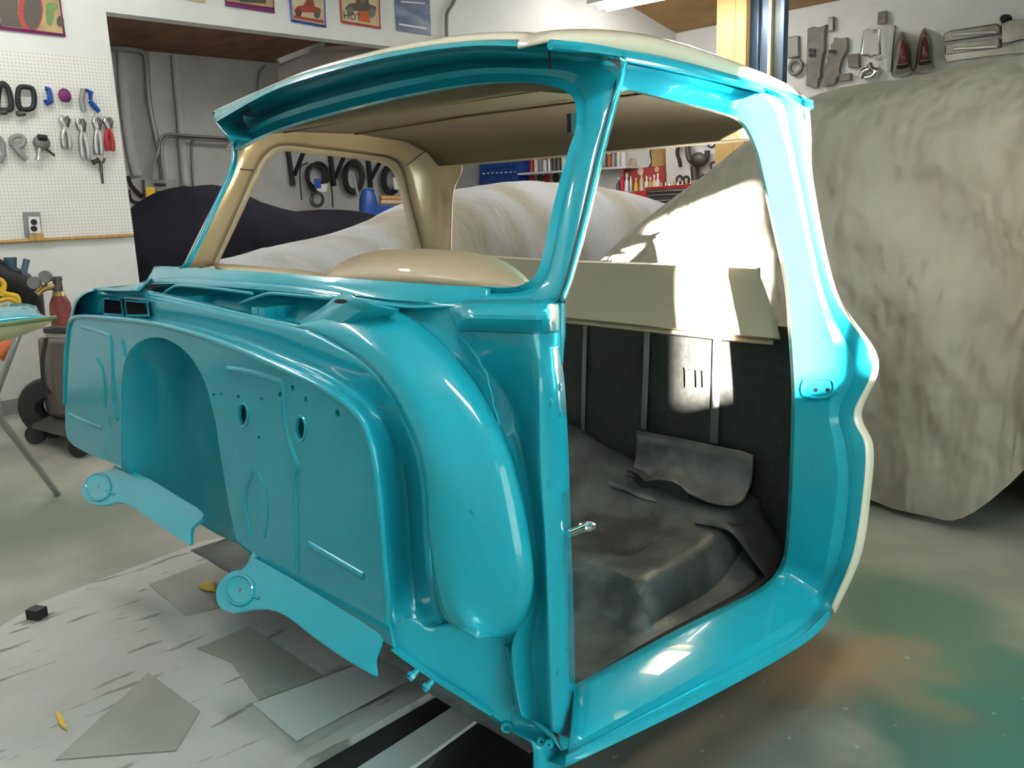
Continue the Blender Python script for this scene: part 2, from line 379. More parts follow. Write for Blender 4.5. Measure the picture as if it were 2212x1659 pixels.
# --- upper left end of the firewall (rounded corner) with fresh-air openings
ends = MB()
ends.loft([PL([(148,720),(156,690),(165,655),(182,636),(205,627)], PY(.815)), PL([(143,722),(151,690),(160,655),(178,633),(203,624)], PY(.868)), [p+Vector((-.01,.12,0)) for p in PL([(143,722),(151,690),(160,655),(178,633),(203,624)], PY(.868))]], k=4)
ends.loft([PL([(141,870),(142,790),(148,720)], PY(.80)), [p+Vector((-.012,.2,0)) for p in PL([(141,870),(142,790),(148,720)], PY(.80))]], k=3)
ends.loft([PL([(200,984),(146,948),(141,870)], PY(.80)), [p+Vector((-.012,.2,0)) for p in PL([(200,984),(146,948),(141,870)], PY(.80))]], k=3)
ends.build('cowl_end_panel', T_, cab, thick=.003)
cho = ch.build('firewall_channel', T_, cab, thick=.003)
def patch(quads, name, m_, th=.002, F=None):
    b = MB()
    for qd in quads: b.sheet([at(*q, F) for q in qd], (), (0,.004,0))
    return b.build(name, m_, cab)
# fresh-air openings: dark wells with a painted rim
va = MB(); rim = MB()
for qd in ([(224,645),(262,648),(266,680),(226,678)],[(271,649),(319,653),(321,682),(274,681)]):
    front = [at(*q_, PY(.858)) for q_ in qd]; back = [p+Vector((0,.10,0)) for p in front]
    va.add(front+back, [(0,1,5,4),(1,2,6,5),(2,3,7,6),(3,0,4,7),(4,5,6,7)])
    rim.tube([front[0],front[1],front[2],front[3]], .0035, 6, True)
# the channel band is opened there by setting the wells in front of it
va.build('vent_opening', 'rubber', cab, thick=.001); rim.build('vent_rim', T_, cab)
VENTS = [[at(*q_, PY(.86)) for q_ in qd] for qd in ([(224,645),(262,648),(266,680),(226,678)],[(271,649),(319,653),(321,682),(274,681)])]
cutb = MB()
for fr4 in VENTS:
    d_ = [p-EYE for p in fr4]; cutb.add([EYE+q*.96 for q in d_]+[EYE+q*1.02 for q in d_], [(0,1,2,3),(7,6,5,4),(0,4,5,1),(1,5,6,2),(2,6,7,3),(3,7,4,0)])
cut = cutb.build('cutter', T_)
bo_ = cho.modifiers.new('b', 'BOOLEAN'); bo_.object = cut; bo_.operation = 'DIFFERENCE'; bo_.solver = 'EXACT'
bpy.context.view_layer.update(); dg = bpy.context.evaluated_depsgraph_get(); nm = bpy.data.meshes.new_from_object(cho.evaluated_get(dg)); cho.modifiers.clear(); cho.data = nm; bpy.data.objects.remove(cut)
# --- bulge (kick panel) and cowl side
K0 = [(632,706),(700,728),(806,800),(868,895),(912,1010),(925,1150),(937,1260),(965,1338),(1030,1380)]
K1 = [(690,690),(760,705),(840,770),(900,868),(945,1000),(962,1180),(985,1290),(1015,1345),(1055,1376)]
K2 = [(740,675),(830,700),(900,770),(965,880),(1010,1000),(1040,1180),(1055,1290),(1055,1348),(1070,1376)]
K3 = [(790,662),(880,700),(975,790),(1045,890),(1090,990),(1125,1150),(1138,1260),(1115,1340),(1085,1378)]
K4 = [(830,655),(915,705),(1010,800),(1070,900),(1112,1000),(1144,1150),(1153,1265),(1135,1340),(1090,1384)]
bz = MB(); bz.loft([PD(K0, [.872,.872,.862,.845,.832,.826,.826,.826,.83]), PD(K1, [.890,.890,.875,.855,.838,.832,.832,.835,.85]), PD(K2, [.915,.912,.900,.880,.868,.864,.864,.868,.88]), PD(K3, [.942,.94,.93,.918,.912,.912,.912,.915,.93]), PL(K4, PY(.968))], k=6, m=3)
bo = bz.build('kick_panel_bulge', T_, cab, thick=.003, ang=60)
# raised seam line + bolts on bulge
for u,v in ((958,1120),(1022,1105)): MB().lathe([(.0001,.003),(.003,.003),(.0045,.001),(.006,.001)], at(u,v,PY(.842)), 10, (.5,-.8,0)).build('plug_bolt', T_, cab)
# cowl side: between weld seam and hinge pillar
C0 = [(830,655),(915,705),(1010,800),(1070,900),(1112,1000),(1144,1150),(1153,1265),(1135,1340),(1118,1400),(1120,1480),(1130,1530)]
C1 = [(905,660),(990,735),(1062,820),(1100,905),(1128,1000),(1156,1150),(1163,1265),(1156,1340),(1148,1400),(1146,1480),(1150,1545)]
C2 = [(990,715),(1075,745),(1110,830),(1135,910),(1152,1000),(1166,1150),(1172,1265),(1172,1340),(1172,1400),(1172,1480),(1174,1560)]
C3 = [(1050,722),(1140,765),(1157,830),(1161,910),(1164,1000),(1176,1150),(1182,1265),(1184,1340),(1186,1400),(1188,1480),(1192,1575)]
GR = [[(760,640),(850,655),(925,662),(975,664),(1060,660),(1150,658),(1207,652)],
 [(840,672),(900,688),(950,700),(990,705),(1060,706),(1150,708),(1208,712)],
 [(900,703),(945,722),(988,735),(1030,739),(1092,740),(1155,741),(1209,742)],
 [(955,748),(988,765),(1024,778),(1060,780),(1112,777),(1163,778),(1212,780)],
 [(1005,800),(1035,818),(1062,832),(1092,836),(1130,835),(1165,830),(1218,830)],
 [(1050,900),(1072,905),(1095,908),(1120,910),(1145,910),(1167,905),(1223,905)],
 [(1085,1000),(1100,1000),(1118,1002),(1135,1003),(1152,1003),(1168,1000),(1227,1000)],
 [(1118,1150),(1130,1150),(1143,1150),(1155,1150),(1167,1150),(1178,1150),(1232,1150)],
 [(1140,1265),(1148,1265),(1157,1265),(1166,1265),(1174,1265),(1183,1265),(1236,1265)],
 [(1125,1340),(1136,1340),(1148,1340),(1160,1340),(1172,1340),(1186,1340),(1238,1340)],
 [(1105,1400),(1122,1400),(1138,1400),(1153,1400),(1168,1400),(1188,1400),(1239,1400)],
 [(1112,1480),(1128,1480),(1142,1480),(1156,1480),(1170,1480),(1190,1480),(1241,1480)],
 [(1125,1545),(1140,1555),(1152,1560),(1165,1568),(1178,1572),(1195,1580),(1242,1600)]]
GY = [[.985,.985,.985,.985,.985,.99],[.978,.98,.982,.985,.988,.995],[.972,.976,.982,.985,.988,.995],[.968,.976,.985,.992,.998,.995]]+[[.966,.982,.998,1.012,1.006,.985]]*9
cols = [[at(GR[r][c][0], GR[r][c][1], PY(GY[r][c]) if c < 6 else SIDE()) for r in range(13)] for c in range(7)]
TOPR = PL([(735,634),(850,647),(920,651),(970,654),(1060,650),(1150,646)], WS(-.018))
cs = MB(); cs.loft([[t]+c for t,c in zip(TOPR, cols[:6])], k=6, m=3)
cs.build('cowl_side_panel', T_, cab, thick=.003, ang=60)
# lumpy seam sealer along the joint
ss = MB()
for row, r_ in (([(742,668),(800,662),(835,668),(880,690),(925,722),(965,765),(1000,815),(1030,870),(1052,930),(1066,985),(1075,1030)], .0035), ([(990,722),(1025,765),(1052,815),(1068,870),(1080,930),(1086,985),(1088,1040)], .003)):
    pts = cr([at(u,v,PY(.968)) for u,v in row], 7)
    rs = [r_*(.7+.9*abs(noise.noise(p*60))) for p in pts]
    pts = [p+Vector((noise.noise(p*40), 0, noise.noise(p*40+Vector((5,5,5)))))*.006 for p in pts]
    ss.tube(pts, rs, 7)
ss.build('seam_sealer', T_, cab)
# hinge pillar
hp = MB(); hp.loft([cols[5], cols[6], [p+Vector((-.03,.012,0)) for p in cols[6]]], k=6, m=1)
def HPF(p):
    # plane of the pillar face at this height
    z = p.z; best = min(range(12), key=lambda i: abs((cols[5][i].z+cols[5][i+1].z)/2-z)); a, b, c = cols[5][best], cols[6][best], cols[6][best+1]
    n = (b-a).cross(c-a).normalized(); return (p-a).dot(n)
hn = (cols[6][4]-cols[5][4]).cross(cols[6][6]-cols[5][4]).normalized()
for u,v,r in ((1208,836,.006),(1187,869,.006),(1208,892,.006),(1181,1045,.006),(1221,1032,.004),(1222,1418,.005),(1202,1450,.005),(1224,1468,.005)):
    p = at(u,v,HPF); hp.lathe([(r*1.2,-.001),(r*1.1,.002),(r*.8,.002),(r*.7,-.003),(.0001,-.004)], p, 12, -hn if hn.dot(p-EYE) > 0 else hn)
hp.build('hinge_pillar', T_, cab, thick=.003, ang=40)
st = MB(); p = at(1228,1154,PY(1.10)); st.cyl(p, p+Vector((.0,.045,0)), .008, 12); st.tube([p+Vector((.012*math.cos(a*.5), .052+.014*math.sin(a*.5), 0)) for a in range(13)], .005, 6, True)
tag(st.build('door_check_bracket', 'chrome', cab), 'shiny metal eyelet sticking out of the door opening edge')
# --- lower toe panel + rocker flange
G0 = [(842,1362),(868,1348),(893,1345),(932,1368),(985,1390),(1050,1398),(1112,1386),(1128,1460),(1140,1530)]
G1 = [(850,1398),(880,1405),(910,1415),(960,1430),(1000,1450),(1030,1462),(1060,1475),(1085,1500),(1110,1540)]
G2 = [(852,1402),(890,1430),(930,1456),(965,1478),(1000,1500),(1030,1518),(1058,1536),(1072,1550),(1100,1568)]
tp = MB(); tp.loft([PL([(843,1358),(869,1345),(899,1344),(936,1352),(985,1345),(1050,1350),(1112,1335),(1126,1410),(1138,1490)], YK(.045)), PL(G0, YK(.037)), PL(G1, YK(.035)), PL(G2, YK(.03))], k=5, m=3)
tp.loft([PL(G2, YK(.03)), [p+Vector((-.02,.06,-.004)) for p in PL(G2, YK(.03))]], k=5)
tp.tube(cr(PL([(848,1400),(930,1458),(1000,1502),(1060,1540)], YK(.012)), 4), .005, 6)
tp.build('toe_panel', T_, cab, thick=.003, ang=50)
rib2 = MB(); rib2.tube(cr(PL([(1098,1392),(1110,1450),(1118,1500),(1122,1540)], YK(.03)), 4), .008, 8); rib2.build('pillar_rib', T_, cab)
b_ = MB()
for u,v in ((902,1446),(934,1470)):
    p = at(u,v,YK(.01)); b_.cyl(p, p+Vector((.0,-.02,-.012)), .006, 8); b_.lathe([(.0,.02),(.009,.02),(.009,.013),(.0,.013)], p, 6, (0,-.9,-.4))
b_.build('mount_bolt', T_, cab)
# foot of the pillar
ft = MB()
ft.loft([PL([(1062,1520),(1064,1556),(1130,1592),(1150,1608),(1152,1659),(1153,1720)], PY(.97)), PL([(1110,1520),(1112,1560),(1150,1600),(1172,1612),(1175,1659),(1177,1720)], PY(.99)), PL([(1192,1560),(1196,1590),(1204,1610),(1214,1620),(1216,1659),(1218,1720)], PY(1.04))], k=3, m=1)
ft.loft([PL([(1130,1540),(1165,1560),(1195,1585)], PY(.995)), PL([(1145,1555),(1175,1580),(1214,1622)], PY(.99))], k=3)
ft.lathe([(.011,-.001),(.010,.003),(.0065,.003),(.006,-.004),(.0001,-.006)], at(1095,1570,PY(.975)), 12, (.6,-.75,0))
for u,v in ((1170,1600),(1186,1606)): ft.lathe([(.008,-.001),(.007,.003),(.004,.003),(.004,-.004),(.0001,-.006)], at(u,v,PY(.985)), 10, (.6,-.75,0))
ft.build('body_mount_foot', T_, cab, thick=.004)
# --- door opening ring: sill, lock pillar, header
SB = PY(1.87); Zs = PZ(.206)
R0 = [(1240,1499,Zs),(1480,1368,Zs),(1640,1287,Zs),(1690,1237,SB),(1706,1170,SB),(1714,1030,SB),(1718,900,SB),(1718,830,SB),(1711,720,SB),(1700,600,SB),(1656,400,SB),(1636,320,SB),(1604,262,SB),(1545,238),(1440,212),(1365,193),(1334,198)]
R1 = [(1238,1518,Zs),(1488,1382,Zs),(1655,1299,Zs),(1710,1245,SB),(1723,1172,SB),(1730,1030,SB),(1734,900,SB),(1733,830,SB),(1727,720,SB),(1715,600,SB),(1672,400,SB),(1650,315,SB),(1615,250,SB),(1550,226),(1445,199),(1370,180),(1337,184)]
R1b= [(1234,1575,PZ(.198)),(1494,1430,PZ(.196)),(1675,1328,PZ(.196)),(1735,1268,SB),(1757,1185,SB),(1770,1040,SB),(1768,940,SB),(1762,870,SB),(1765,750,SB),(1743,630,SB),(1698,400,SB),(1676,305,SB),(1640,225,SB),(1570,200),(1452,172),(1362,150),(1338,148)]
R2 = [(1228,1612,PZ(.190)),(1500,1462,PZ(.190)),(1694,1352,PZ(.190)),(1760,1288,SB),(1790,1190,SB),(1809,1050,SB),(1802,960,SB),(1791,890,SB),(1805,770,SB),(1768,640,SB),(1716,400,SB),(1692,300,SB),(1662,222,SB),(1580,190),(1458,160),(1360,140),(1339,138)]
R3 = [(1228,1625,PZ(.172)),(1512,1476,PZ(.172)),(1712,1366,PZ(.172)),(1776,1300,PY(1.885)),(1815,1195,PY(1.885)),(1834,1055,PY(1.885)),(1826,960,PY(1.885)),(1812,890,PY(1.885)),(1845,785,PY(1.885)),(1782,640,PY(1.885)),(1730,400,PY(1.885)),(1708,295,PY(1.885)),(1684,215,PY(1.885)),(1590,178),(1462,150),(1357,131),(1340,130)]
R4 = [(1222,1634,PZ(.172)),(1520,1490,PZ(.172)),(1722,1378,PZ(.172)),(1796,1312,PY(1.875)),(1842,1197,PY(1.875)),(1864,1060,PY(1.875)),(1868,962,PY(1.875)),(1844,893,PY(1.875)),(1884,775,PY(1.875)),(1800,632,PY(1.875)),(1750,400,PY(1.875)),(1744,290,PY(1.875)),(1738,232,PY(1.875)),(1605,170),(1468,140),(1352,122),(1340,120)]
def ring(r, x):
    return [at(p[0], p[1], p[2]) if len(p) > 2 else at(p[0], p[1], PX(x)) for p in r]
q0, q1, q1b, q2, q3, q4 = ring(R0,-1.16), ring(R1,-1.155), ring(R1b,-1.15), ring(R2,-1.14), ring(R3,-1.15), ring(R4,-1.11)
rg = MB()
rg.loft([[p+Vector((-.02,.02,.0)) for p in q0], q0, q1, q1b, q2, q3, q4], k=7)
rgo = rg.build('door_opening_frame', T_, cab, thick=.003, ang=28)
# sill outer face (rocker)
lo = [at(1221,1656,PX(q4[0].x+.004)), at(1530,1506,PX(q4[1].x+.004)), at(1738,1388,PX(q4[2].x+.004)), at(1798,1326,PX(q4[3].x+.004))]
rk = MB(); rk.loft([q4[:4], lo, [p+Vector((-.05,0,-.01)) for p in lo]], k=7)
tag(rk.build('rocker_panel', T_, cab, thick=.003), None)
fi = MB(); fi.sheet(PL([(1234,1470),(1250,1490),(1250,1560),(1240,1648),(1214,1650),(1205,1560)], SIDE(-.004)), (), (-.003,.003,0)); fi.build('sill_front_gusset', T_, cab)
kb = MB(); kb.loft([PL([(905,1325),(960,1330),(1040,1340),(1150,1330)], YK(.075)), PL([(900,1400),(960,1430),(1040,1450),(1150,1480)], YK(.075))], k=3); kb.build('kick_backing', T_, cab, thick=.003)
# outer skin: cream rear corner wrapping from the lock pillar to the back of the cab
o0 = q4[3:13]
E0 = PL([(1803,1326),(1858,1200),(1879,1062),(1884,964),(1859,893),(1895,777),(1806,630),(1756,400),(1750,290),(1746,232)], PY(1.905))
E1 = [p+Vector((-.018,.03,0)) for p in E0]; E2 = [p+Vector((-.15,.22,0)) for p in E0]; E3 = [p+Vector((-.19,.27,0)) for p in E0]
sk = MB(); sk.loft([o0, E0, E1, E2, E3], k=8, m=2)
sk.build('rear_corner_skin', 'cream', cab, thick=.003, ang=60)
for u,v in ((1763,843),(1790,843)): pass
bb = MB()
for u,v in ((1763,842),(1789,842)): bb.lathe([(.005,-.001),(.005,.002),(.0001,.002)], at(u,v,PY(1.868)), 8, (0,-1,0))
bb.build('striker_screw', 'rubber', cab)
stk = MB(); stk.tube(cr([at(u,v,PY(1.866)) for u,v in ((1738,822),(1770,817),(1800,822),(1800,850),(1770,860),(1735,852))],3,True), .004, 6, True); stk.build('striker_recess', T_, cab)
# --- windscreen frame and driver's side front pillar
WS0, WS1 = WS(0), WS(.012)
W0 = [(1040,620),(1105,622),(1150,604),(1172,560),(1198,440),(1228,330),(1247,262),(1228,200),(1130,177),(1000,183),(820,217),(650,262),(560,295),(505,325)]
W1 = [(1040,631),(1110,632),(1165,615),(1190,565),(1216,440),(1244,330),(1262,262),(1240,182),(1130,160),(1000,165),(820,199),(650,244),(560,279),(500,320)]
W2 = [(1040,640),(1118,640),(1178,622),(1204,570),(1230,440),(1258,330),(1277,255),(1255,165),(1130,148),(1000,152),(820,185),(650,231),(560,268),(497,314)]
W3 = [(1040,648),(1135,650),(1200,635),(1218,580),(1246,440),(1275,330),(1296,250),(1268,140),(1130,130),(1000,133),(820,163),(650,213),(560,252),(494,303)]
W4 = [(1040,655),(1150,655),(1207,645),(1228,585),(1265,440),(1292,330),(1315,240),(1330,140),(1150,112),(1000,108),(820,136),(650,185),(560,225),(478,278)]
yw = [WS0, WS1, WS0, WS0, None]
P0 = PL(W0, WS(0)); P1 = PL(W1, WS(.012)); P2 = PL(W2, WS(0)); P3 = PL(W3, WS(0.0))
P3 = [at(u,v,WS(0 if i < 8 else .03)) for i,(u,v) in enumerate(W3)]
P4 = [at(u,v,WS([0,0,0,0,0,0,0,-.01,-.02,-.02,-.02,-.02,-.02,-.02][i])) for i,(u,v) in enumerate(W4)]
wf_ = MB(); wf_.loft([[p+Vector((-.0,.02,0)) for p in P0], P0, P1, P2, P3, P4], k=7, m=1)
wfo = wf_.build('windshield_frame', T_, cab, thick=.003, ang=28)
# passenger-side front pillar outer edge (thin teal line)
pe = MB(); pa = PL([(500,318),(499,345),(488,385),(455,455),(425,520),(402,565),(385,580)], WS(0)); pb = PL([(512,300),(512,345),(500,385),(466,457),(437,522),(413,567),(395,582)], WS(.012))
pe.loft([pa, pb], k=5); pe.build('passenger_pillar_edge', T_, cab, thick=.004)
# narrow door-side face of the driver's pillar, dark joint between
D0 = [(1207,645),(1228,585),(1265,440),(1292,330),(1315,240),(1346,122)]
D1 = [(1218,655),(1242,585),(1280,440),(1306,330),(1329,240),(1358,124)]
pd = MB(); d1 = PL(D1, SIDE(.01)); pd.loft([PL(D0, WS(0))[:], d1, [p+Vector((-.04,.03,0)) for p in d1]], k=6)
pd.build('front_pillar_side', T_, cab, thick=.003)
jn = MB(); jn.tube(cr(PL([(1208,648),(1228,588),(1265,443),(1292,333),(1315,243),(1340,140)], WS(-.004)), 5), .0022, 5)
jn.tube([at(1187,113,WS(-.03)), at(1190,150,WS(-.005))], .003, 5); jn.build('pillar_joint', 'rubber', cab)
# --- visor / roof
V0 = [(478,278),(560,225),(650,185),(820,136),(1000,108),(1150,112),(1270,122),(1350,132)]
V1 = [(468,262),(560,210),(650,173),(820,127),(1000,100),(1150,101),(1270,112),(1350,122)]
V2 = [(461,243),(555,201),(648,164),(820,119),(1000,92),(1150,90),(1270,100),(1352,115)]
vf = MB(); v1 = PL(V1, VIS(.0)); v2 = PL(V2, VIS(.01)); v0 = PL(V0, WS(-.02))
vf.loft([v0, v1, v2], k=6, m=1)
gz = [(1352,115),(1440,133),(1540,160),(1640,190),(1700,211),(1752,232)]; gx = -1.095
g1 = PL(gz, PX(gx)); g0 = PL([(1350,132),(1437,150),(1536,172),(1630,198),(1692,218),(1746,238)], PX(gx-.02))
g2 = PL([(1352,108),(1440,124),(1540,150),(1640,178),(1700,197),(1757,218)], PX(gx+.004))
vf.loft([g0, g1, g2], k=5)
vf.tube(cr(PL([(1190,97),(1270,104),(1352,119),(1440,136),(1540,162),(1640,190),(1700,210),(1750,231)], PX(gx+.012)), 5), .008, 8)
vf.build('drip_rail', T_, cab, thick=.003, ang=40)
# passenger front corner return of the visor
vc = MB(); vc.loft([PL([(461,243),(463,256),(470,270),(497,300)], VIS(.01)), [p+Vector((-.02,.10,-.0)) for p in PL([(461,243),(463,256),(470,270),(497,300)], VIS(.01))]], k=4); vc.build('visor_end', T_, cab, thick=.004)
# roof skin
front = cr(PL([(461,241),(555,199),(648,162),(820,117),(1000,90),(1150,88)], VIS(.01)), 4)
xl, xr = front[0].x, gx
zr0 = g2[0].z; 
def roofpt(i, j, n=24, m=16):
    t = i/n; s = j/m
    f_ = front[min(len(front)-1, int(t*(len(front)-1)))]; tt = t*(len(front)-1); a = int(tt); f_ = front[a].lerp(front[min(a+1, len(front)-1)], tt-a)
    f_ = Vector((xl+(xr-xl)*t if False else f_.x, f_.y, f_.z))
    y = f_.y+(2.15-f_.y)*s
    zedge = f_.z + (1.37-f_.z)*s if True else 0
    lx = abs(2*t-1)
    x = f_.x
    crown = .045*(1-lx**2.6)*math.sin(math.pi*min(1, s*1.05+.0))**.6 if 0 < s < 1 else 0
    edge = .018*min(1, s*6)*(1 if .02 < t < .98 else 0)
    return Vector((x, y, zedge+crown+edge))
rf = MB(); rows = []
fr = cr(PL([(461,241),(555,199),(648,162),(820,117),(1000,90),(1150,86),(1270,94)], VIS(.01)), 5)
fr = [p for p in fr if p.x < gx-.012]+[at(1192,89,PX(gx))]
for i, p in enumerate(fr):
    t = i/(len(fr)-1); lx = abs(2*((p.x-fr[0].x)/(fr[-1].x-fr[0].x))-1); row = []
    for j in range(21):
        s = j/20; y = p.y+(2.16-.05*lx**3-p.y)*s
        ez = (at(1757,218,PX(gx)).z) ; ez = ez + .0*(1-lx)
        z = p.z+(ez-p.z)*s + ROOF_CROWN*(1-lx**7)*(math.sin(math.pi*s)**.5) + (.03*(1-lx**2)*s if s < 1 else .0)
        row.append(Vector((p.x, y, z)))
    rows.append(row)
# driver's side edge follows the rail; its skin rises inward
edge = [Vector((gx+.004, q.y, q.z)) for q in cr(PL([(1192,89),(1270,97)], PX(gx+.004))+g2, 12)]
last = rows[-1]; 
def zrail(y):
    e = sorted(edge, key=lambda q: abs(q.y-y))[:1][0]; return e.z
for row in rows[-1:]:
    for k_, q in enumerate(row): q.z = zrail(q.y); q.x = gx+.004
ins = []
rr3 = lambda dx, dz: [Vector((q.x+dx, q.y, q.z+.002+dz*max(0,math.sin(math.pi*i/20))**.4)) for i,q in enumerate(rows_last)]
rows_last = rows[-1]; rows = [r for r in rows[:-1] if r[0].x < gx-.10]+[rr3(-.09,.058), rr3(-.045,.048), rr3(-.012,.030), rows_last]
rf.loft(rows, k=1)
rfo = rf.build('roof', 'cream', cab, thick=.004, ang=60)
# ------------------------------------------------------------------ cab: cowl top under the windscreen
cw = MB()
B0 = [(318,604),(332,584),(345,576),(480,583),(600,591),(700,599),(800,606),(900,613),(1000,620),(1060,621)]
B1 = [(312,612),(326,594),(342,588),(480,596),(600,606),(700,616),(800,630),(900,640),(1000,640),(1060,633)]
B2 = [(306,616),(322,603),(345,600),(480,607),(600,616),(700,628),(800,645),(900,660),(1000,650),(1060,645)]
B3 = [(300,618),(330,612),(350,610),(480,618),(600,627),(690,636),(770,650),(870,664),(985,662),(1070,656)]
rowsB = [PL(B0, WS(0)), PL(B1, WS(-.012)), PL(B2, WS(-.010)), PL(B3, WS(-.025))]
for i_, r_ in enumerate(((1060,621),(1060,633),(1060,645),(1070,656))): rowsB[i_][-1] = at(*r_, WS(.003))
cw.loft([[p+Vector((0,.02,-.004)) for p in rowsB[0]]]+rowsB, k=5)
cw.build('cowl_flange', T_, cab, thick=.003, ang=35)
# ledge bracket under the driver's corner of the windscreen
lb = MB()
l0 = [(972,668,PY(.982)),(1000,652,PY(.98)),(1050,649,PY(.98)),(1120,649,PY(.985)),(1180,649,PY(1.0)),(1207,646,SIDE())]
l1 = [(984,702,PY(.975)),(1003,682,PY(.945)),(1050,681,PY(.945)),(1120,682,PY(.952)),(1180,682,PY(.97)),(1208,681,SIDE())]
l2 = [(988,712,PY(.98)),(1006,700,PY(.952)),(1050,700,PY(.952)),(1120,702,PY(.96)),(1180,702,PY(.98)),(1208,700,SIDE())]
l3 = [(992,722,PY(.99)),(1008,718,PY(.99)),(1050,718,PY(.99)),(1120,720,PY(.995)),(1180,720,PY(1.005)),(1208,718,SIDE())]
lb.loft([[at(*p) for p in r] for r in (l0,l1,l2,l3)], k=5, m=3)
lb.build('cowl_ledge', T_, cab, thick=.003, ang=32)
# lower end of the front pillar down to the hinge pillar
le = MB(); le.loft([PL([(1205,640),(1206,682),(1206,709),(1207,740),(1210,775)], SIDE()), PL([(1219,648),(1220,690),(1220,720),(1217,750),(1214,790)], SIDE(.0)), [p+Vector((-.03,.02,0)) for p in PL([(1219,655),(1220,690),(1220,720),(1217,750),(1213,788)], SIDE(0))]], k=4)
le.build('pillar_lower_panel', T_, cab, thick=.003)
# plenum (air box) between the firewall top and the flange: trough, dividers, hood-hinge gusset
pf = [(300,628),(350,636),(440,655),(545,680),(630,698),(700,718)]
pm = PL(pf, PY(.89))
tr = MB()
bk = PL([(300,618),(352,612),(480,619),(600,628),(690,637),(745,648)], WS(-.035))
lip = PL([(310,626),(355,618),(480,626),(600,636),(690,645),(745,656)], PY(.965))
bkd = [p+Vector((0,-.01,-.08)) for p in bk]; pmd = [p+Vector((0,.02,-.06)) for p in pm]
tr.loft([bk, lip, [p+Vector((0,.02,-.01)) for p in lip], bkd, pmd, pm, [p+Vector((0,-.01,.0)) for p in PL(pf, PY(.89))]], k=4)
tr.loft([PL([(184,631),(262,632),(345,643),(440,662),(545,687),(632,706),(700,728)], PY(.872)), PL([(225,622),(285,624),(352,634),(442,653),(547,678),(634,696),(702,716)], PY(.89))], k=5)
tr.loft([PL([(205,626),(250,628),(300,628)], PY(.83)), PL([(255,621),(295,614),(328,602)], PY(1.0))], k=4)
tr.build('air_plenum', T_, cab, thick=.003, ang=40)
dv = MB()
for u in (425,585,600):
    p = at(u, 640 if u < 500 else 660, PY(.93)); dv.box((-.012,-.04,-.09),(.012,.04,-.0),None,p)
for pts in ([(352,636),(372,622),(392,617),(470,624),(545,634)],[(520,655),(560,640),(590,634),(660,640),(725,645)]):
    dv.tube(cr(PL(pts, PY(.91)), 4), .004, 7)
dv.build('plenum_brace', T_, cab)
gs = MB()
gs.loft([PL([(640,700),(670,680),(700,662),(728,640),(752,634)], PY(.90)), PL([(700,722),(735,700),(765,680),(790,665),(800,655)], PY(.89)), PL([(760,720),(800,705),(830,690),(850,678),(862,668)], PY(.93))], k=4, m=2)
gs.build('hinge_gusset', T_, cab, thick=.003)
hl = MB(); hl.sheet(oval(735,651,13,5,12,PY(.885)), (), (0,.002,0)); hl.build('gusset_hole', 'rubber', cab)
# ------------------------------------------------------------------ cab: mounting arms under the firewall
def arm(o, cen, rad, pts_top, pts_bot):
    m = MB(); F = FA
    top = cr(PL(pts_top, F), 4); bt = cr(PL(pts_bot, F), 3)
    m.sheet(top+bt[::-1], (), (0,.006,-.006))
    dn = Vector((.0,.10,-.10))
    
    c = at(cen[0], cen[1], F); n_ = Vector((0,-.7,.7)).normalized(); r = (at(cen[0]+rad, cen[1], F)-c).length*.8
    O1 = [p+n_*.001 for p in oval(cen[0], cen[1], rad*1.2, rad*1.3, 24, FA)]
    m.tube(O1, .0045, 7, True)
    m.grid([[c+(p-c)*s_2+n_*h_ for p in O1] for s_2,h_ in ((1,.002),(.82,.001),(.74,.0005),(.01,.0005))], True)
    m.tube([c+n_*.001+Vector((r*1.2,.002,.002)), c+n_*.001+Vector((r*2.6,.004,.004))], .003, 6)
    m.build('radiator_mount_arm' if False else 'body_mount_arm', T_, cab, ang=40, bevel=.003)
    MB().lathe([(.004,-.004),(.004,.001),(.0001,.001)], c, 8, n_).build('mount_hole', 'darksteel', cab)
FA = lambda p: (p.y-.80)-1.0*(p.z-.43)+.0
arm(0, (519,1275), 24,
    [(560,1210),(547,1192),(540,1205),(525,1228),(500,1235),(480,1250),(468,1272),(468,1298),(480,1315),(505,1322),(540,1315)],
    [(835,1395),(700,1306),(640,1262),(590,1228)][::-1]+[(838,1400),(812,1425),(806,1452),(790,1450)]+[(720,1408),(660,1365),(620,1335),(590,1318)] if False else
    [(560,1210),(640,1256),(720,1305),(800,1355),(822,1378),(808,1420),(810,1456),(795,1452),(740,1420),(680,1378),(620,1332),(580,1316),(540,1315)])
arm(0, (213,1053), 22,
    [(262,1012),(248,1006),(240,1014),(215,1020),(195,1028),(180,1042),(176,1062),(184,1080),(205,1090),(230,1090),(250,1084)],
    [(262,1006),(322,1034),(384,1072),(440,1110),(414,1140),(412,1172),(400,1172),(370,1152),(330,1125),(300,1104),(280,1092),(265,1086),(250,1084)])
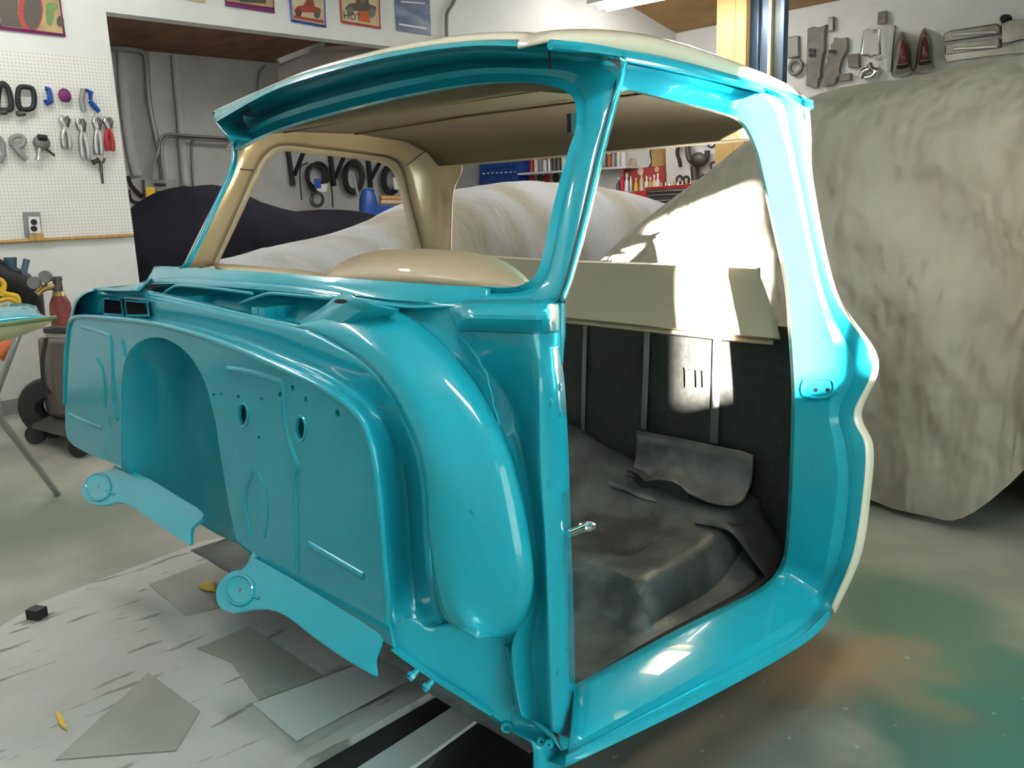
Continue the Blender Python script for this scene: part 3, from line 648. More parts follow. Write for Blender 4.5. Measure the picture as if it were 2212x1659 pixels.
# ------------------------------------------------------------------ cab interior
X2 = PX(-2.60)
A_ = [(470,570),(512,482),(558,382),(582,340),(616,325),(700,333),(800,344),(840,354),(862,376),(881,440),(905,542)]
B_ = [(458,575),(500,482),(549,370),(574,332),(612,314),(700,322),(800,334),(845,343),(868,365),(887,435),(915,544)]
C_ = [(425,578),(468,480),(522,365),(545,305),(612,280),(700,285),(800,297),(868,310),(925,345),(942,430),(950,548)]
D_ = [(392,582),(432,500),(506,350),(512,300),(575,275),(680,248),(780,262),(900,286),(995,350),(979,420),(974,550)]
pr = MB()
rA = PL(A_, PX(-2.64)); rB = PL(B_, PX(-2.62)); rC = [at(u,v,PX(-2.565)) for u,v in C_]
rD = [at(u,v,PX(-2.55)) for u,v in D_[:4]]+[at(*D_[4],PX(-2.52)),at(*D_[5],PX(-2.50)),at(*D_[6],PX(-2.48)),at(*D_[7],PX(-2.46)),at(*D_[8],PY(2.10)),at(*D_[9],PY(2.10)),at(*D_[10],PY(2.10))]
pr.loft([rB, rC, rD], k=7, m=3)
pro = pr.build('interior_door_surround', 'tan', cab, thick=.004, ang=60)
fr_ = MB(); fr_.loft([[p+Vector((-.03,0,0)) for p in rA], rA, rB], k=7); fr_.build('weatherstrip_flange', 'tan_plain', cab, thick=.003)
se = MB()
se.tube(cr([p+Vector((.004,-.003,0)) for p in rB], 6), .0028, 5)
se.tube(PL([(500,361),(524,366),(549,368)], PX(-2.56)), .003, 5)
se.tube(PL([(879,357),(908,335),(938,312)], PX(-2.52)), .0025, 5)
se.build('interior_panel_seam', 'liner', cab)
tl = MB(); tl.loft([PL([(858,372),(868,392),(884,450),(894,500),(903,545)], PX(-2.66)), PL([(864,372),(876,392),(891,450),(901,500),(911,545)], PX(-2.70))], k=5); tl.build('far_door_jamb', T_, cab, thick=.004)
# headliner
hd = MB(); top = cr(P0[6:], 4)[::-1]; top = top+cr(P0[4:7], 3)[::-1][1:]
def hrow(x, y0, z0):
    edge = max(0, s_(x)-.55)/.45
    zz = [(z0+.012, y0+.035), (1.385,1.32), (1.405,1.5), (1.405,1.75), (1.385,1.95), (1.345,2.05), (1.302,2.095), (1.296,2.12)]
    return [Vector((x, y, z-(.06*edge**2 if 0 < i < 5 else 0))) for i,(z,y) in enumerate(zz)]
xs = [-2.53+i*(1.345/16) for i in range(17)]
rr_ = []
for x in xs:
    p = min(top, key=lambda q: abs(q.x-x)); rr_.append(hrow(x, p.y, p.z+.004))
hd.loft(rr_, k=1); hd = hd.build('headliner', 'liner', cab, thick=.004, ang=60)
hs = MB()
for y in (1.42,1.68): hs.tube([(-2.45,y,1.392 if y<1.5 else 1.395),(-1.9,y+.01,1.400),(-1.25,y+.02,1.394)], .003, 5)
hs.build('headliner_seam', 'liner', cab)
MB().box((-.006,-.01,-.02),(.006,.01,.02),None,at(1236,266,PX(-1.3))).build('sun_visor_clip', 'black', cab)
# rear wall: rail, cream panel, black panel with grey stripes
Yr = 2.09
rp = MB()
rails = [(820,536),(960,545),(1100,556),(1250,564),(1400,569),(1500,573),(1600,577),(1642,579)]
mid = [(820,610),(960,620),(1100,632),(1250,640),(1400,650),(1500,655),(1600,662),(1668,668)]
low = [(820,640),(960,655),(1100,670),(1220,684),(1400,702),(1500,712),(1600,722),(1686,730)]
rp.loft([PL(rails, PY(Yr+.05)), PL([(u,v+3) for u,v in rails], PY(Yr-.01)), PL([(u,v+20) for u,v in rails], PY(Yr)), PL(mid, PY(Yr)), PL(low, PY(Yr-.015)), PL([(u,v+4) for u,v in low], PY(Yr+.02))], k=4)
lip = [(820,655),(960,670),(1100,685),(1220,698),(1400,717),(1500,727),(1600,738),(1670,745)]
rp.loft([PL([(u,v+2) for u,v in low[:-1]]+[(1672,732)], PY(Yr+.02)), PL([(u,v-2) for u,v in lip], PY(Yr+.01)), PL(lip, PY(Yr+.025))], k=4)
rp.build('rear_wall_panel', 'rear_cream', cab, thick=.004, ang=40)
bp = MB(); bp.sheet([Vector(p) for p in ((-2.62,2.125,.08),(-1.02,2.125,.08),(-1.06,2.125,.80),(-2.62,2.125,.80))], (), (0,.01,0))
bp.loft([[Vector((-1.02,2.12,.08)),Vector((-1.05,2.12,.5)),Vector((-1.09,2.12,.80)),Vector((-1.11,2.12,.965))],[Vector((-.99,2.03,.1)),Vector((-1.01,2.03,.5)),Vector((-1.05,2.03,.80)),Vector((-1.07,2.03,.965))],
         [at(1716,1160,PY(1.89)),at(1724,900,PY(1.89)),at(1718,740,PY(1.89)),at(1702,600,PY(1.89))]], k=4)
bp.build('rear_lower_panel', 'blackpaint', cab, thick=.003)
for a,b,wd in (((1264,704),(1258,942),.0085),((1398,716),(1390,928),.011),((1549,734),(1542,958),.0135)):
    p, q_ = at(*a, PY(2.118)), at(*b, PY(2.118)); s2 = MB(); s2.add([p+Vector((-wd,0,0)),p+Vector((wd,0,0)),q_+Vector((wd,0,0)),q_+Vector((-wd,0,0))],[(0,1,2,3)]); s2.build('grey_stripe', 'graystripe', cab, thick=.001)
br = MB()
for u in (1482,1506,1520): br.tube([at(u,796,PY(2.115)), at(u+1,836,PY(2.115))], .003, 5)
br.tube([at(1480,795,PY(2.115)), at(1522,799,PY(2.115))], .003, 5); br.build('panel_bracket', 'graystripe', cab)
# dash
ds = MB()
dz = 1.0
db = [(460,572),(560,580),(640,586),(710,596),(800,606),(900,614),(1000,622),(1100,628),(1150,620)]
ds.loft([[p+Vector((0,.04,-.03)) for p in PL(db, PY(1.06))], PL([(u,v-3) for u,v in db], PY(1.22)), [p+Vector((0,.03,-.05)) for p in PL(db, PY(1.22))], [p+Vector((0,.02,-.16)) for p in PL(db, PY(1.22))]], k=4)
ds.build('dashboard', 'tan_plain', cab, thick=.004)
hm = MB()
h0 = [(700,602),(712,600),(760,610),(850,612),(950,618),(1040,625),(1100,626),(1128,618),(1136,612)]
h1 = [(706,598),(728,585),(775,575),(850,572),(940,574),(1020,582),(1078,594),(1115,606),(1134,610)]
h2 = [(710,592),(738,571),(785,553),(850,545),(935,544),(1015,551),(1072,566),(1112,590),(1133,608)]
h3 = [(712,592),(742,567),(788,549),(850,541),(935,540),(1015,547),(1074,562),(1114,588),(1134,608)]
hm.loft([PL(h0, PY(1.09)), PL(h1, PY(1.12)), PL(h2, PY(1.19)), PL(h3, PY(1.23)), [p+Vector((0,.02,-.015)) for p in PL(h3, PY(1.23))], [p+Vector((0,.0,-.10)) for p in PL(h3, PY(1.23))]], k=5, m=2)
hm.build('instrument_hood', 'tan_plain', cab, thick=.004, ang=60)
# floor pan: height field with riser platform and humps
fp = MB(); nx, ny = 60, 48; x0, x1, y0, y1 = -2.55, -1.05, 1.02, 2.12; rows = []
def sm(a, b, t): t = max(0, min(1, (t-a)/(b-a))); return t*t*(3-2*t)
def fh(x, y):
    h = .12
    pl = sm(-1.17,-1.21,x)*sm(1.53,1.60,y); h += .10*pl
    h += .09*sm(1.85,2.08,y)*sm(-1.06,-1.16,x)
    h += .11*math.exp(-((x+1.98)/.22)**2)*sm(1.0,1.3,y)
    h += .012*noise.noise(Vector((x*5,y*5,0)))+.004*noise.noise(Vector((x*22,y*22,3)))*pl
    h -= .03*sm(-1.33,-1.38,x)*sm(-1.72,-1.66,x)*sm(1.68,1.72,y)*sm(1.86,1.80,y)
    return h
for i in range(nx+1):
    x = x0+(x1-x0)*i/nx; rows.append([Vector((x, y0+(y1-y0)*j/ny, fh(x, y0+(y1-y0)*j/ny))) for j in range(ny+1)])
fp.grid(rows); fp.build('floor_pan', 'floorpan', cab, thick=.004, ang=50)
rz = MB(); rz.loft([PL([(1232,965),(1290,980),(1340,995),(1370,1025),(1400,1040)], PY(2.10)), PL([(1235,990),(1300,1010),(1345,1030),(1375,1045),(1410,1060)], PY(2.02)), PL([(1236,1030),(1300,1050),(1350,1060),(1380,1075),(1420,1085)], PY(1.97))], k=4, m=2)
rz.loft([PL([(1500,1075),(1560,1078),(1620,1092),(1665,1140),(1695,1190)], PY(2.10)), PL([(1500,1100),(1560,1110),(1600,1130),(1640,1180),(1680,1235)], PY(2.02)), PL([(1500,1130),(1560,1140),(1590,1160),(1620,1200),(1665,1260)], PY(1.93))], k=4, m=2)
rz.build('floor_riser', 'floorpan', cab, thick=.004, ang=60)
# torn flap of sound deadener standing against the rear wall
fa = MB()
f0 = [(1376,930),(1410,936),(1450,943),(1500,953),(1560,966),(1600,974),(1628,984)]
f1 = [(1374,985),(1408,990),(1450,985),(1500,1000),(1560,1012),(1600,1020),(1624,1040)]
f2 = [(1362,1022),(1400,1036),(1445,1010),(1490,1045),(1545,1062),(1590,1070),(1612,1068)]
f3 = [(1352,1020),(1392,1040),(1430,1038),(1480,1062),(1530,1085),(1580,1092),(1605,1080)]
fa.loft([PL(f0, PY(2.10)), PL(f1, PY(2.085)), PL(f2, PY(2.05)), PL(f3, PY(1.99))], k=5, m=2)
me_ = fa.build('insulation_flap', 'floorpan', cab, thick=.004, ang=60)
gp = MB(); gp.sheet(PL([(1352,1015),(1376,1022),(1392,1040),(1420,1036),(1450,1040),(1470,1050),(1484,1066),(1488,1085),(1470,1080),(1440,1062),(1415,1052),(1385,1055),(1370,1040),(1370,1028)], PY(1.97)), (), (0,.003,0)); gp.build('torn_edge', 'rubber', cab)
sk2 = MB(); sk2.loft([PL([(1250,1490),(1400,1400),(1520,1338),(1620,1285),(1680,1235)], PZ(.165)), PL([(1247,1482),(1398,1388),(1515,1325),(1612,1270),(1672,1215)], PZ(.15))], k=4); sk2.build('sill_seal', 'rubber', cab, thick=.004)
# trestle under the cab (hidden behind the sheet metal, carries the shell)
for (x,y) in ((-2.25,1.35),(-1.45,1.6),(-2.25,2.0)):
    MB().box((x-.045,y-.045,0),(x+.045,y+.045,.10)).build('support_block', 'wood', cab)
# ================================================================== surroundings
def peg_mat():
    m = M['peg']; nt = m.node_tree; b = nt.nodes['Principled BSDF']; tc = nt.nodes.new('ShaderNodeTexCoord')
    sx = nt.nodes.new('ShaderNodeSeparateXYZ'); nt.links.new(tc.outputs['Object'], sx.inputs[0]); ds_ = []
    for ax in (1, 2):
        a = nt.nodes.new('ShaderNodeMath'); a.operation = 'MULTIPLY_ADD'; a.inputs[1].default_value = 1/.0205; a.inputs[2].default_value = 200.5
        nt.links.new(sx.outputs[ax], a.inputs[0]); f = nt.nodes.new('ShaderNodeMath'); f.operation = 'FRACT'; nt.links.new(a.outputs[0], f.inputs[0])
        c = nt.nodes.new('ShaderNodeMath'); c.operation = 'SUBTRACT'; c.inputs[1].default_value = .5; nt.links.new(f.outputs[0], c.inputs[0])
        p = nt.nodes.new('ShaderNodeMath'); p.operation = 'MULTIPLY'; nt.links.new(c.outputs[0], p.inputs[0]); nt.links.new(c.outputs[0], p.inputs[1]); ds_.append(p)
    s = nt.nodes.new('ShaderNodeMath'); nt.links.new(ds_[0].outputs[0], s.inputs[0]); nt.links.new(ds_[1].outputs[0], s.inputs[1])
    l = nt.nodes.new('ShaderNodeMath'); l.operation = 'LESS_THAN'; l.inputs[1].default_value = .030; nt.links.new(s.outputs[0], l.inputs[0])
    x = nt.nodes.new('ShaderNodeMixRGB'); nt.links.new(l.outputs[0], x.inputs[0]); x.inputs[1].default_value = (.80,.79,.74,1); x.inputs[2].default_value = (.42,.41,.38,1)
    nt.links.new(x.outputs[0], b.inputs['Base Color'])
peg_mat()
PG = lambda d=0: PX(WX+.012+d)
o = MB(); o.sheet(PL([(-160,98),(238,126),(289,506),(-160,529)], PG()), (), (-.010,0,0)); tag(o.build('pegboard', 'peg'), 'white pegboard panel hung with pliers and clamps on the left wall', 'pegboard')
o = MB(); o.tube(PL([(-160,532),(0,523),(287,508)], PG(.01)), .012, 6); tag(o.build('wooden_ledge', 'wood'), 'thin wooden strip along the bottom of the white pegboard', 'ledge')
def thing(mb, name, mt, label, cat, group=None, **k): return tag(mb.build(name, mt, **k), label, cat, group)
# outlet
t = empty('wall_outlet', at(70,490,PG()), 'white double wall outlet set in a cut-out near the bottom of the pegboard', 'outlet')
m_ = MB(); m_.sheet(PL([(49,458),(86,458),(91,510),(53,512)], PG(.004)), (), (.004,0,0)); m_.build('cutout', 'gray', t)
m_ = MB(); m_.sheet(PL([(60,468),(84,468),(88,504),(63,505)], PG(.010)), (), (.012,0,0)); m_.build('cover_plate', 'white', t, bevel=.003)
for v in (480,494): m_ = MB(); m_.lathe([(.018,.0),(.018,.005),(.0001,.005)], at(73,v,PG(.022)), 12, (1,0,0)); m_.build('socket', 'black', t)
thing(MB().sheet(PL([(61,506),(91,504),(94,518),(63,520)], PG(.012)), (), (.02,0,0)), 'wood_block', 'wood', 'small wooden block under the outlet on the pegboard', 'block')
# tools on the pegboard
D = .035
def ringtool(pts, r, m1, label, extra, m2='steel', cat='clamp', name='band_clamp'):
    t = empty(name, at(*pts[0], PG(D)), label, cat, 'tools on the pegboard')
    MB().tube(cr(PL(pts, PG(D)), 4, True), r, 7, True).build('band', m1, t)
    for e, rr in extra: MB().tube(PL(e, PG(D+.01)), rr, 7).build('handle', m2, t)
ringtool([(0,184),(12,184),(20,200),(24,225),(22,236),(4,238),(-6,230)], .016, 'black', 'black band clamp cut by the left edge of the photo on the pegboard', [([(0,243),(14,243)], .014)], 'darksteel')
ringtool([(42,190),(60,188),(71,194),(74,215),(71,232),(58,237),(44,234),(38,215)], .015, 'black', 'large black band clamp, second from the left on the pegboard', [([(36,246),(54,245)], .016)], 'darksteel')
o = MB(); o.tube(PL([(98,192),(105,193),(108,206),(109,220),(103,224),(98,215)], PG(D)), .016, 8); thing(o, 'blue_tool', 'blue', 'small blue hand tool between the black clamp and the purple knob on pegboard', 'tool', 'tools on the pegboard')
o = MB(); o.ball(at(140,206,PG(D)), .042, 12, (.5,.9,1)); thing(o, 'purple_knob', 'purple', 'small round purple and red knob hanging on the pegboard', 'tool', 'tools on the pegboard')
t = empty('spring_clamp', at(195,215,PG(D)), 'spring clamp with dark blue handles at upper right of the pegboard', 'clamp', 'tools on the pegboard')
MB().tube(PL([(180,192),(176,215),(181,240)], PG(D)), .016, 7).build('jaw', 'gray', t); MB().tube(PL([(184,193),(197,200),(195,215)], PG(D+.01)), [.01,.018,.010], 7).build('jaw', 'blue', t)
MB().tube(PL([(194,218),(203,228),(215,241)], PG(D+.01)), [.014,.020,.014], 8).build('handle', 'blue', t); MB().tube(PL([(190,196),(197,216)], PG(D)), .008, 6).build('spring', 'steel', t)
def pliers(u0, v0, u1, v1, w_, hm, label, name='locking_pliers'):
    t = empty(name, at(u0,v0,PG(D)), label, 'pliers', 'tools on the pegboard')
    du, dv = u1-u0, v1-v0
    P = lambda f, s: (u0+du*f+s*w_, v0+dv*f)
    MB().tube(PL([P(0,-.3),P(.12,-.55),P(.3,-.1),P(.36,0)], PG(D)), [.008,.018,.018,.016], 7).build('jaw', 'steel', t)
    MB().tube(PL([P(.02,.4),P(.12,.6),P(.3,.15),P(.36,0)], PG(D)), [.008,.018,.018,.016], 7).build('jaw', 'darksteel', t)
    for s in (-1,1): MB().tube(cr(PL([P(.36,0),P(.55,.45*s),P(.8,.6*s),P(1,.5*s)], PG(D+.01)),3), [.016]*9+[.012], 8).build('handle', hm, t)
pliers(138,250,145,322,12,'steel','steel locking pliers, first of the row of pliers, above the air tools')
pliers(172,254,186,345,11,'steel','long steel locking pliers, second in the row of pliers on pegboard')
pliers(208,252,214,335,10,'steel','thin steel pliers hanging just left of the red handled pliers')
pliers(232,252,238,326,11,'red','steel pliers with red handles near the right edge of the pegboard')
o = MB(); o.tube(PL([(200,345),(202,352),(212,345),(218,352),(219,370),(222,397)], PG(D)), [.010,.014,.016,.012,.010,.008], 7); o.tube(PL([(226,342),(224,348),(219,353)], PG(D)), .009, 6); thing(o, 'long_nose_pliers', 'darksteel', 'dark open-ended hook tool hanging lowest on the right of the pegboard', 'tool', 'tools on the pegboard')
t = empty('pipe_cutter', at(38,305,PG(D)), 'grey hand tool with round head and slanted handle, low on the pegboard', 'tool', 'tools on the pegboard')
MB().tube(cr(PL([(24,302),(34,294),(48,295),(52,308),(42,318),(28,314)], PG(D)),3,True), .014, 7, True).build('head', 'gray', t); MB().tube(PL([(30,314),(44,332),(58,346)], PG(D+.01)), [.014,.02,.016], 8).build('handle', 'gray', t)
t = empty('air_ratchet', at(92,305,PG(D)), 'grey air tool with black cap and side lever, low on the pegboard', 'tool', 'tools on the pegboard')
MB().ball(at(90,308,PG(D)), .05, 12, (.6,1,.9)).build('body', 'galv', t); MB().tube(PL([(82,296),(101,298)], PG(D+.03)), .018, 8).build('cap', 'black', t)
MB().tube(PL([(86,318),(85,335),(84,346)], PG(D)), [.016,.014,.022], 8).build('handle', 'steel', t); MB().tube(PL([(97,320),(118,336)], PG(D)), .008, 6).build('lever', 'darksteel', t)
o = MB(); o.tube(PL([(-4,296),(6,310),(8,335),(-2,350)], PG(D)), .016, 7); thing(o, 'cut_tool', 'gray', 'pale tool at the far left edge of the photo beside the grey tools', 'tool', 'tools on the pegboard')
# posters on the header wall
PW = PX(WX+.006); PW2 = PX(WX+.012)
def poster(corn, label, base, shapes, frame=None, txt=None):
    c = PL(corn, PW); ctr = sum(c, Vector())/4; t = empty('poster', ctr, label, 'poster', 'car posters in a row high on the wall')
    MB().sheet(c, (), (.004,0,0)).build('sheet', base, t)
    if frame:
        cc = PL(corn, PX(WX+.011)); MB().tube(cc+[cc[0]], .012, 4).build('border', frame, t)
    for i, (pts, mt) in enumerate(shapes):
        MB().sheet(PL(pts, PX(WX+.0115+.0008*i)), (), (.0006,0,0)).build('printed_picture', mt, t)
    if txt:
        cu = bpy.data.curves.new('lettering', 'FONT'); cu.body = txt[0]; cu.size = txt[3]; cu.extrude = .0004; cu.materials.append(M['darksteel'])
        tmp = bpy.data.objects.new('lettering_src', cu); COL.objects.link(tmp); bpy.context.view_layer.update(); me = bpy.data.meshes.new_from_object(tmp); bpy.data.objects.remove(tmp)
        oo = bpy.data.objects.new('lettering', me); COL.objects.link(oo); oo.parent = t
        oo.location = at(txt[1], txt[2], PX(WX+.016))-ctr; oo.rotation_euler = (math.pi/2, 0, math.pi/2)
def ell(cu, cv, ru, rv, n=14): return [(cu+ru*math.cos(2*math.pi*i/n), cv+rv*math.sin(2*math.pi*i/n)) for i in range(n)]
mat('poster_tan', (.50,.36,.17), .5, noise_=((.30,.22,.12),4,.4,.7)); mat('poster_blue', (.13,.16,.27), .5, noise_=((.30,.34,.45),3,.45,.7,(1,1,4))); mat('poster_green', (.16,.26,.10), .5); mat('poster_cream', (.62,.52,.33), .5); mat('poster_red', (.40,.05,.04), .5)
mat('poster_dark', (.10,.08,.07), .5)
poster([(-20,-15),(127,-15),(139,76),(2,60)], 'large poster with a red arch and green and tan foliage, at the top left corner', 'poster_tan', [([(-10,-10),(40,-10),(38,30),(60,62),(4,55)], 'poster_dark'), (ell(66,22,27,48), 'poster_red'), (ell(70,25,20,40), 'poster_dark'), (ell(108,30,9,26), 'poster_green'), (ell(112,14,14,8), 'poster_green'), (ell(130,46,8,12), 'poster_dark')], 'purple')
poster([(380,-30),(441,-22),(443,7),(384,-3)], 'cream poster of which only the lower edge shows at the top', 'poster_cream', [])
poster([(486,-25),(590,-14),(592,26),(488,10)], 'poster with a magenta lower band, cut off by the top of the photo', 'poster_tan', [([(488,2),(592,17),(592,25),(488,9)], 'purple'), ([(505,-10),(575,-4),(575,8),(520,4)], 'poster_dark')], 'purple')
def hotrod(cu, cv, s, mt, mt2):
    return [([(cu-30*s,cv),(cu-22*s,cv-9*s),(cu-10*s,cv-10*s),(cu-2*s,cv-22*s),(cu+12*s,cv-22*s),(cu+15*s,cv-8*s),(cu+28*s,cv-3*s),(cu+28*s,cv+6*s),(cu-28*s,cv+4*s)], mt), (ell(cu-20*s,cv+6*s,7*s,9*s), mt2), (ell(cu+20*s,cv+9*s,7*s,9*s), mt2), (ell(cu+3*s,cv-14*s,5*s,5*s), mt2)]
poster([(626,-15),(700,-12),(703,57),(630,44)], 'purple bordered poster with a small red car over a red caption band', 'poster_cream', hotrod(665,22,1.0,'poster_red','poster_dark')+[([(634,33),(699,44),(699,50),(634,39)], 'poster_red')], 'blue')
poster([(734,-15),(818,-12),(821,60),(738,47)], 'tan poster with an old open-wheel car beside a red patch', 'poster_cream', [([(765,-8),(795,-4),(800,50),(778,46)], 'orange')]+hotrod(780,18,1.15,'poster_dark','galv'), 'poster_red', ('HOT', 742, 40, .075))
poster([(851,-15),(927,-12),(931,77),(856,66)], 'blue-grey poster with pale script lines, right end of the row', 'poster_blue', [([(862,50),(922,60),(922,64),(862,54)], 'white'), ([(866,2),(918,6),(918,9),(866,5)], 'white')])
# conduits
def pipe(pts, F, r, label, mt='galv', name='conduit', cat='pipe', grp='electrical conduits'):
    return thing(MB().tube(cr(PL(pts, F), 4), r, 8), name, mt, label, cat, grp)
pipe([(984,-5),(978,10),(968,25),(965,45),(966,120)], PX(WX+.03), .016, 'bent grey conduit on the header wall right of the last poster')
FW = PX(FXW+.12)
pipe([(238,104),(285,106),(308,112),(316,130),(322,220),(338,300),(347,350),(352,388)], FW, .028, 'thickest grey conduit curving down the far wall to the breaker box')
FW = PX(FXW+.20)
pipe([(520,305),(440,301),(400,297),(370,294),(355,300),(349,325),(356,388)], FW, .018, 'grey conduit running across the far wall then down to the breaker box', )
FW = PX(FXW+.26)
pipe([(520,300),(400,292),(362,290),(347,300),(343,325),(332,352),(330,388)], FW, .012, 'thin conduit parallel above the thicker one on the far wall')
FW = PX(FXW+.02)
pipe([(432,300),(418,303),(414,320),(418,405)], FW, .014, 'thin conduit dropping down the far wall behind the black cover')
pipe([(572,142),(560,160),(556,200),(557,260)], FW, .012, 'thin wire pipe on the far wall just above the cab roof')
FW = PX(FXW+.05)
pipe([(262,115),(270,230),(284,330),(296,380)], FW, .045, 'broad pale trunking strip running down the far wall near the opening', 'wall_gray')
pipe([(378,120),(388,240),(394,330),(400,400)], FW, .04, 'broad pale trunking strip on the far wall right of the thick conduit', 'wall_gray')
FW = PX(FXW+.03)
pipe([(276,380),(284,400),(300,418),(307,424)], FW, .02, 'black cable looping into the left side of the breaker box', 'black', 'power_cable', 'cable')
pipe([(278,410),(284,432),(300,438),(308,436)], FW, .014, 'lower black cable beside the breaker box', 'black', 'power_cable', 'cable')
FW = PX(FXW+.05)
t = empty('breaker_box', at(345,415,FW), 'grey breaker box with yellow label on the far wall above the black car cover', 'electrical box')
MB().sheet(PL([(312,388),(380,388),(384,450),(316,452)], PX(FXW+.08)), (), (-.07,0,0)).build('box', 'galv', t); MB().sheet(PL([(315,404),(334,404),(339,446),(318,446)], PX(FXW+.13)), (), (-.03,0,0)).build('label_panel', 'yellow', t)
MB().sheet(PL([(340,410),(358,410),(358,432),(344,432)], PX(FXW+.12)), (), (-.02,0,0)).build('switch_cover', 'brass', t); MB().tube(PL([(334,398),(358,399)], PX(FXW+.12)), .012, 6).build('latch', 'black', t)
# brackets and coils on the far wall
for i,(a,b,c,d) in enumerate((((620,310),(633,401),(660,318),(636,378)), ((711,318),(722,402),(748,325),(724,385)), ((794,330),(801,405),(826,340),(802,386)))):
    t = empty('shelf_bracket', at(*a, FW), ['black folding shelf bracket, leftmost of three above the hanging cables','black shelf bracket, middle one of three seen through the far door','black shelf bracket, rightmost of three, above the blue machine'][i], 'bracket', 'black shelf brackets')
    MB().tube(PL([a,b], FW), .030, 4).build('upright', 'black', t); MB().tube([at(*c, PX(FXW+.30)), at(*d, PX(FXW+.06))], .026, 4).build('brace', 'black', t)
def coil(cu, cv, ru, rv, n, r, mt, label, extra=(), dp=.06):
    t = empty('cable_coil', at(cu,cv,FW), label, 'cable', 'coiled cables on the far wall'); m_ = MB()
    for k in range(n):
        a, b = random.uniform(-4,4), random.uniform(-4,4); s1, s2 = random.uniform(.78,1.08), random.uniform(.85,1.05)
        m_.tube([at(cu+a+ru*s1*math.cos(x*.35), cv+b+rv*s2*math.sin(x*.35), PX(FXW+dp+.02*k/2)) for x in range(18)], r, 6, True)
    m_.build('loops', mt, t)
    for e in extra: MB().tube(cr(PL(e, PX(FXW+.09)), 4), .009, 6).build('loose_end', mt, t)
    return t
pk = coil(684,382,22,30,6,.017,'black','coil of black cable with blue and white packaging hanging on the far wall',[[(665,352),(650,360),(648,390),(652,432)],[(700,355),(715,400),(719,448)]])
coil(686,432,14,16,4,.008,'darksteel','small tangle of thin cable below the packaged cable coil', dp=.28)
coil(764,382,19,34,9,.018,'black','thick round coil of black hose, middle of the hanging coils')
hc = coil(845,388,17,30,9,.018,'black','thick coil of black hose with a white tag, nearest the far door jamb')
t = pk; MB().sheet(PL([(678,386),(690,385),(692,406),(680,408)], PX(FXW+.22)), (), (.02,0,0)).build('blue_card', 'blue', pk); MB().sheet(PL([(682,400),(706,396),(703,414),(684,415)], PX(FXW+.20)), (), (.02,0,0)).build('white_card', 'white', t)
MB().sheet(PL([(848,384),(857,384),(859,410),(851,410)], PX(FXW+.25)), (), (.02,0,0)).build('hose_tag', 'white', hc)
t = empty('drill_press', at(795,440,PX(-8.3)), 'blue machine with a tilted steel handle beside the hose coils', 'machine')
MB().tube(PL([(794,412),(795,430),(796,450),(795,472)], PX(-8.3)), [.07,.10,.11,.09], 12).build('head', 'blue', t); MB().tube(PL([(786,414),(806,414)], PX(-8.3)), .03, 8).build('top_cap', 'blue', t)
MB().tube(PL([(762,375),(768,400),(774,424)], PX(-8.3)), .02, 8).build('handle', 'steel', t); MB().box((-.12,-.12,-1.12),(.12,.12,-.1),None,at(795,455,PX(-8.3))).build('pedestal', 'bluesteel', t)
for i,(a,b) in enumerate((((820,428),(890,428)),((820,437),(890,437)))): thing(MB().tube(PL([a,b], PX(-8.3+.07*i)), .03, 8), 'lumber_bar', 'tan_plain' if i else 'wood', ['upper brown bar stored beside the blue machine','lower tan bar stored beside the blue machine'][i], 'bar', 'stored bars')
MB().sheet(PL([(806,444),(890,446),(890,458),(806,464)], PX(-8.2)), (), (-.15,0,0)).build('blue_crate', 'blue', t)  # separate crate beside the machine, only parented to it
# overhead door leaf and steel rail under the bay ceiling
t = empty('overhead_door', at(700,130,PX(-7.6)), 'dark overhead door panel raised under the bay ceiling behind the cab roof', 'garage door')
MB().sheet([at(603,143,PX(-7.9)),at(690,112,PX(-7.6)),at(800,104,PX(-7.3)),at(960,118,PX(-7.0)),at(960,190,PX(-7.0)),at(602,176,PX(-7.9))], (), (0,.0,.04)).build('door_leaf', 'poster_dark', t)
MB().tube(PL([(600,133),(640,117),(700,95)], PX(-7.7)), .035, 4).build('track', 'galv', t)
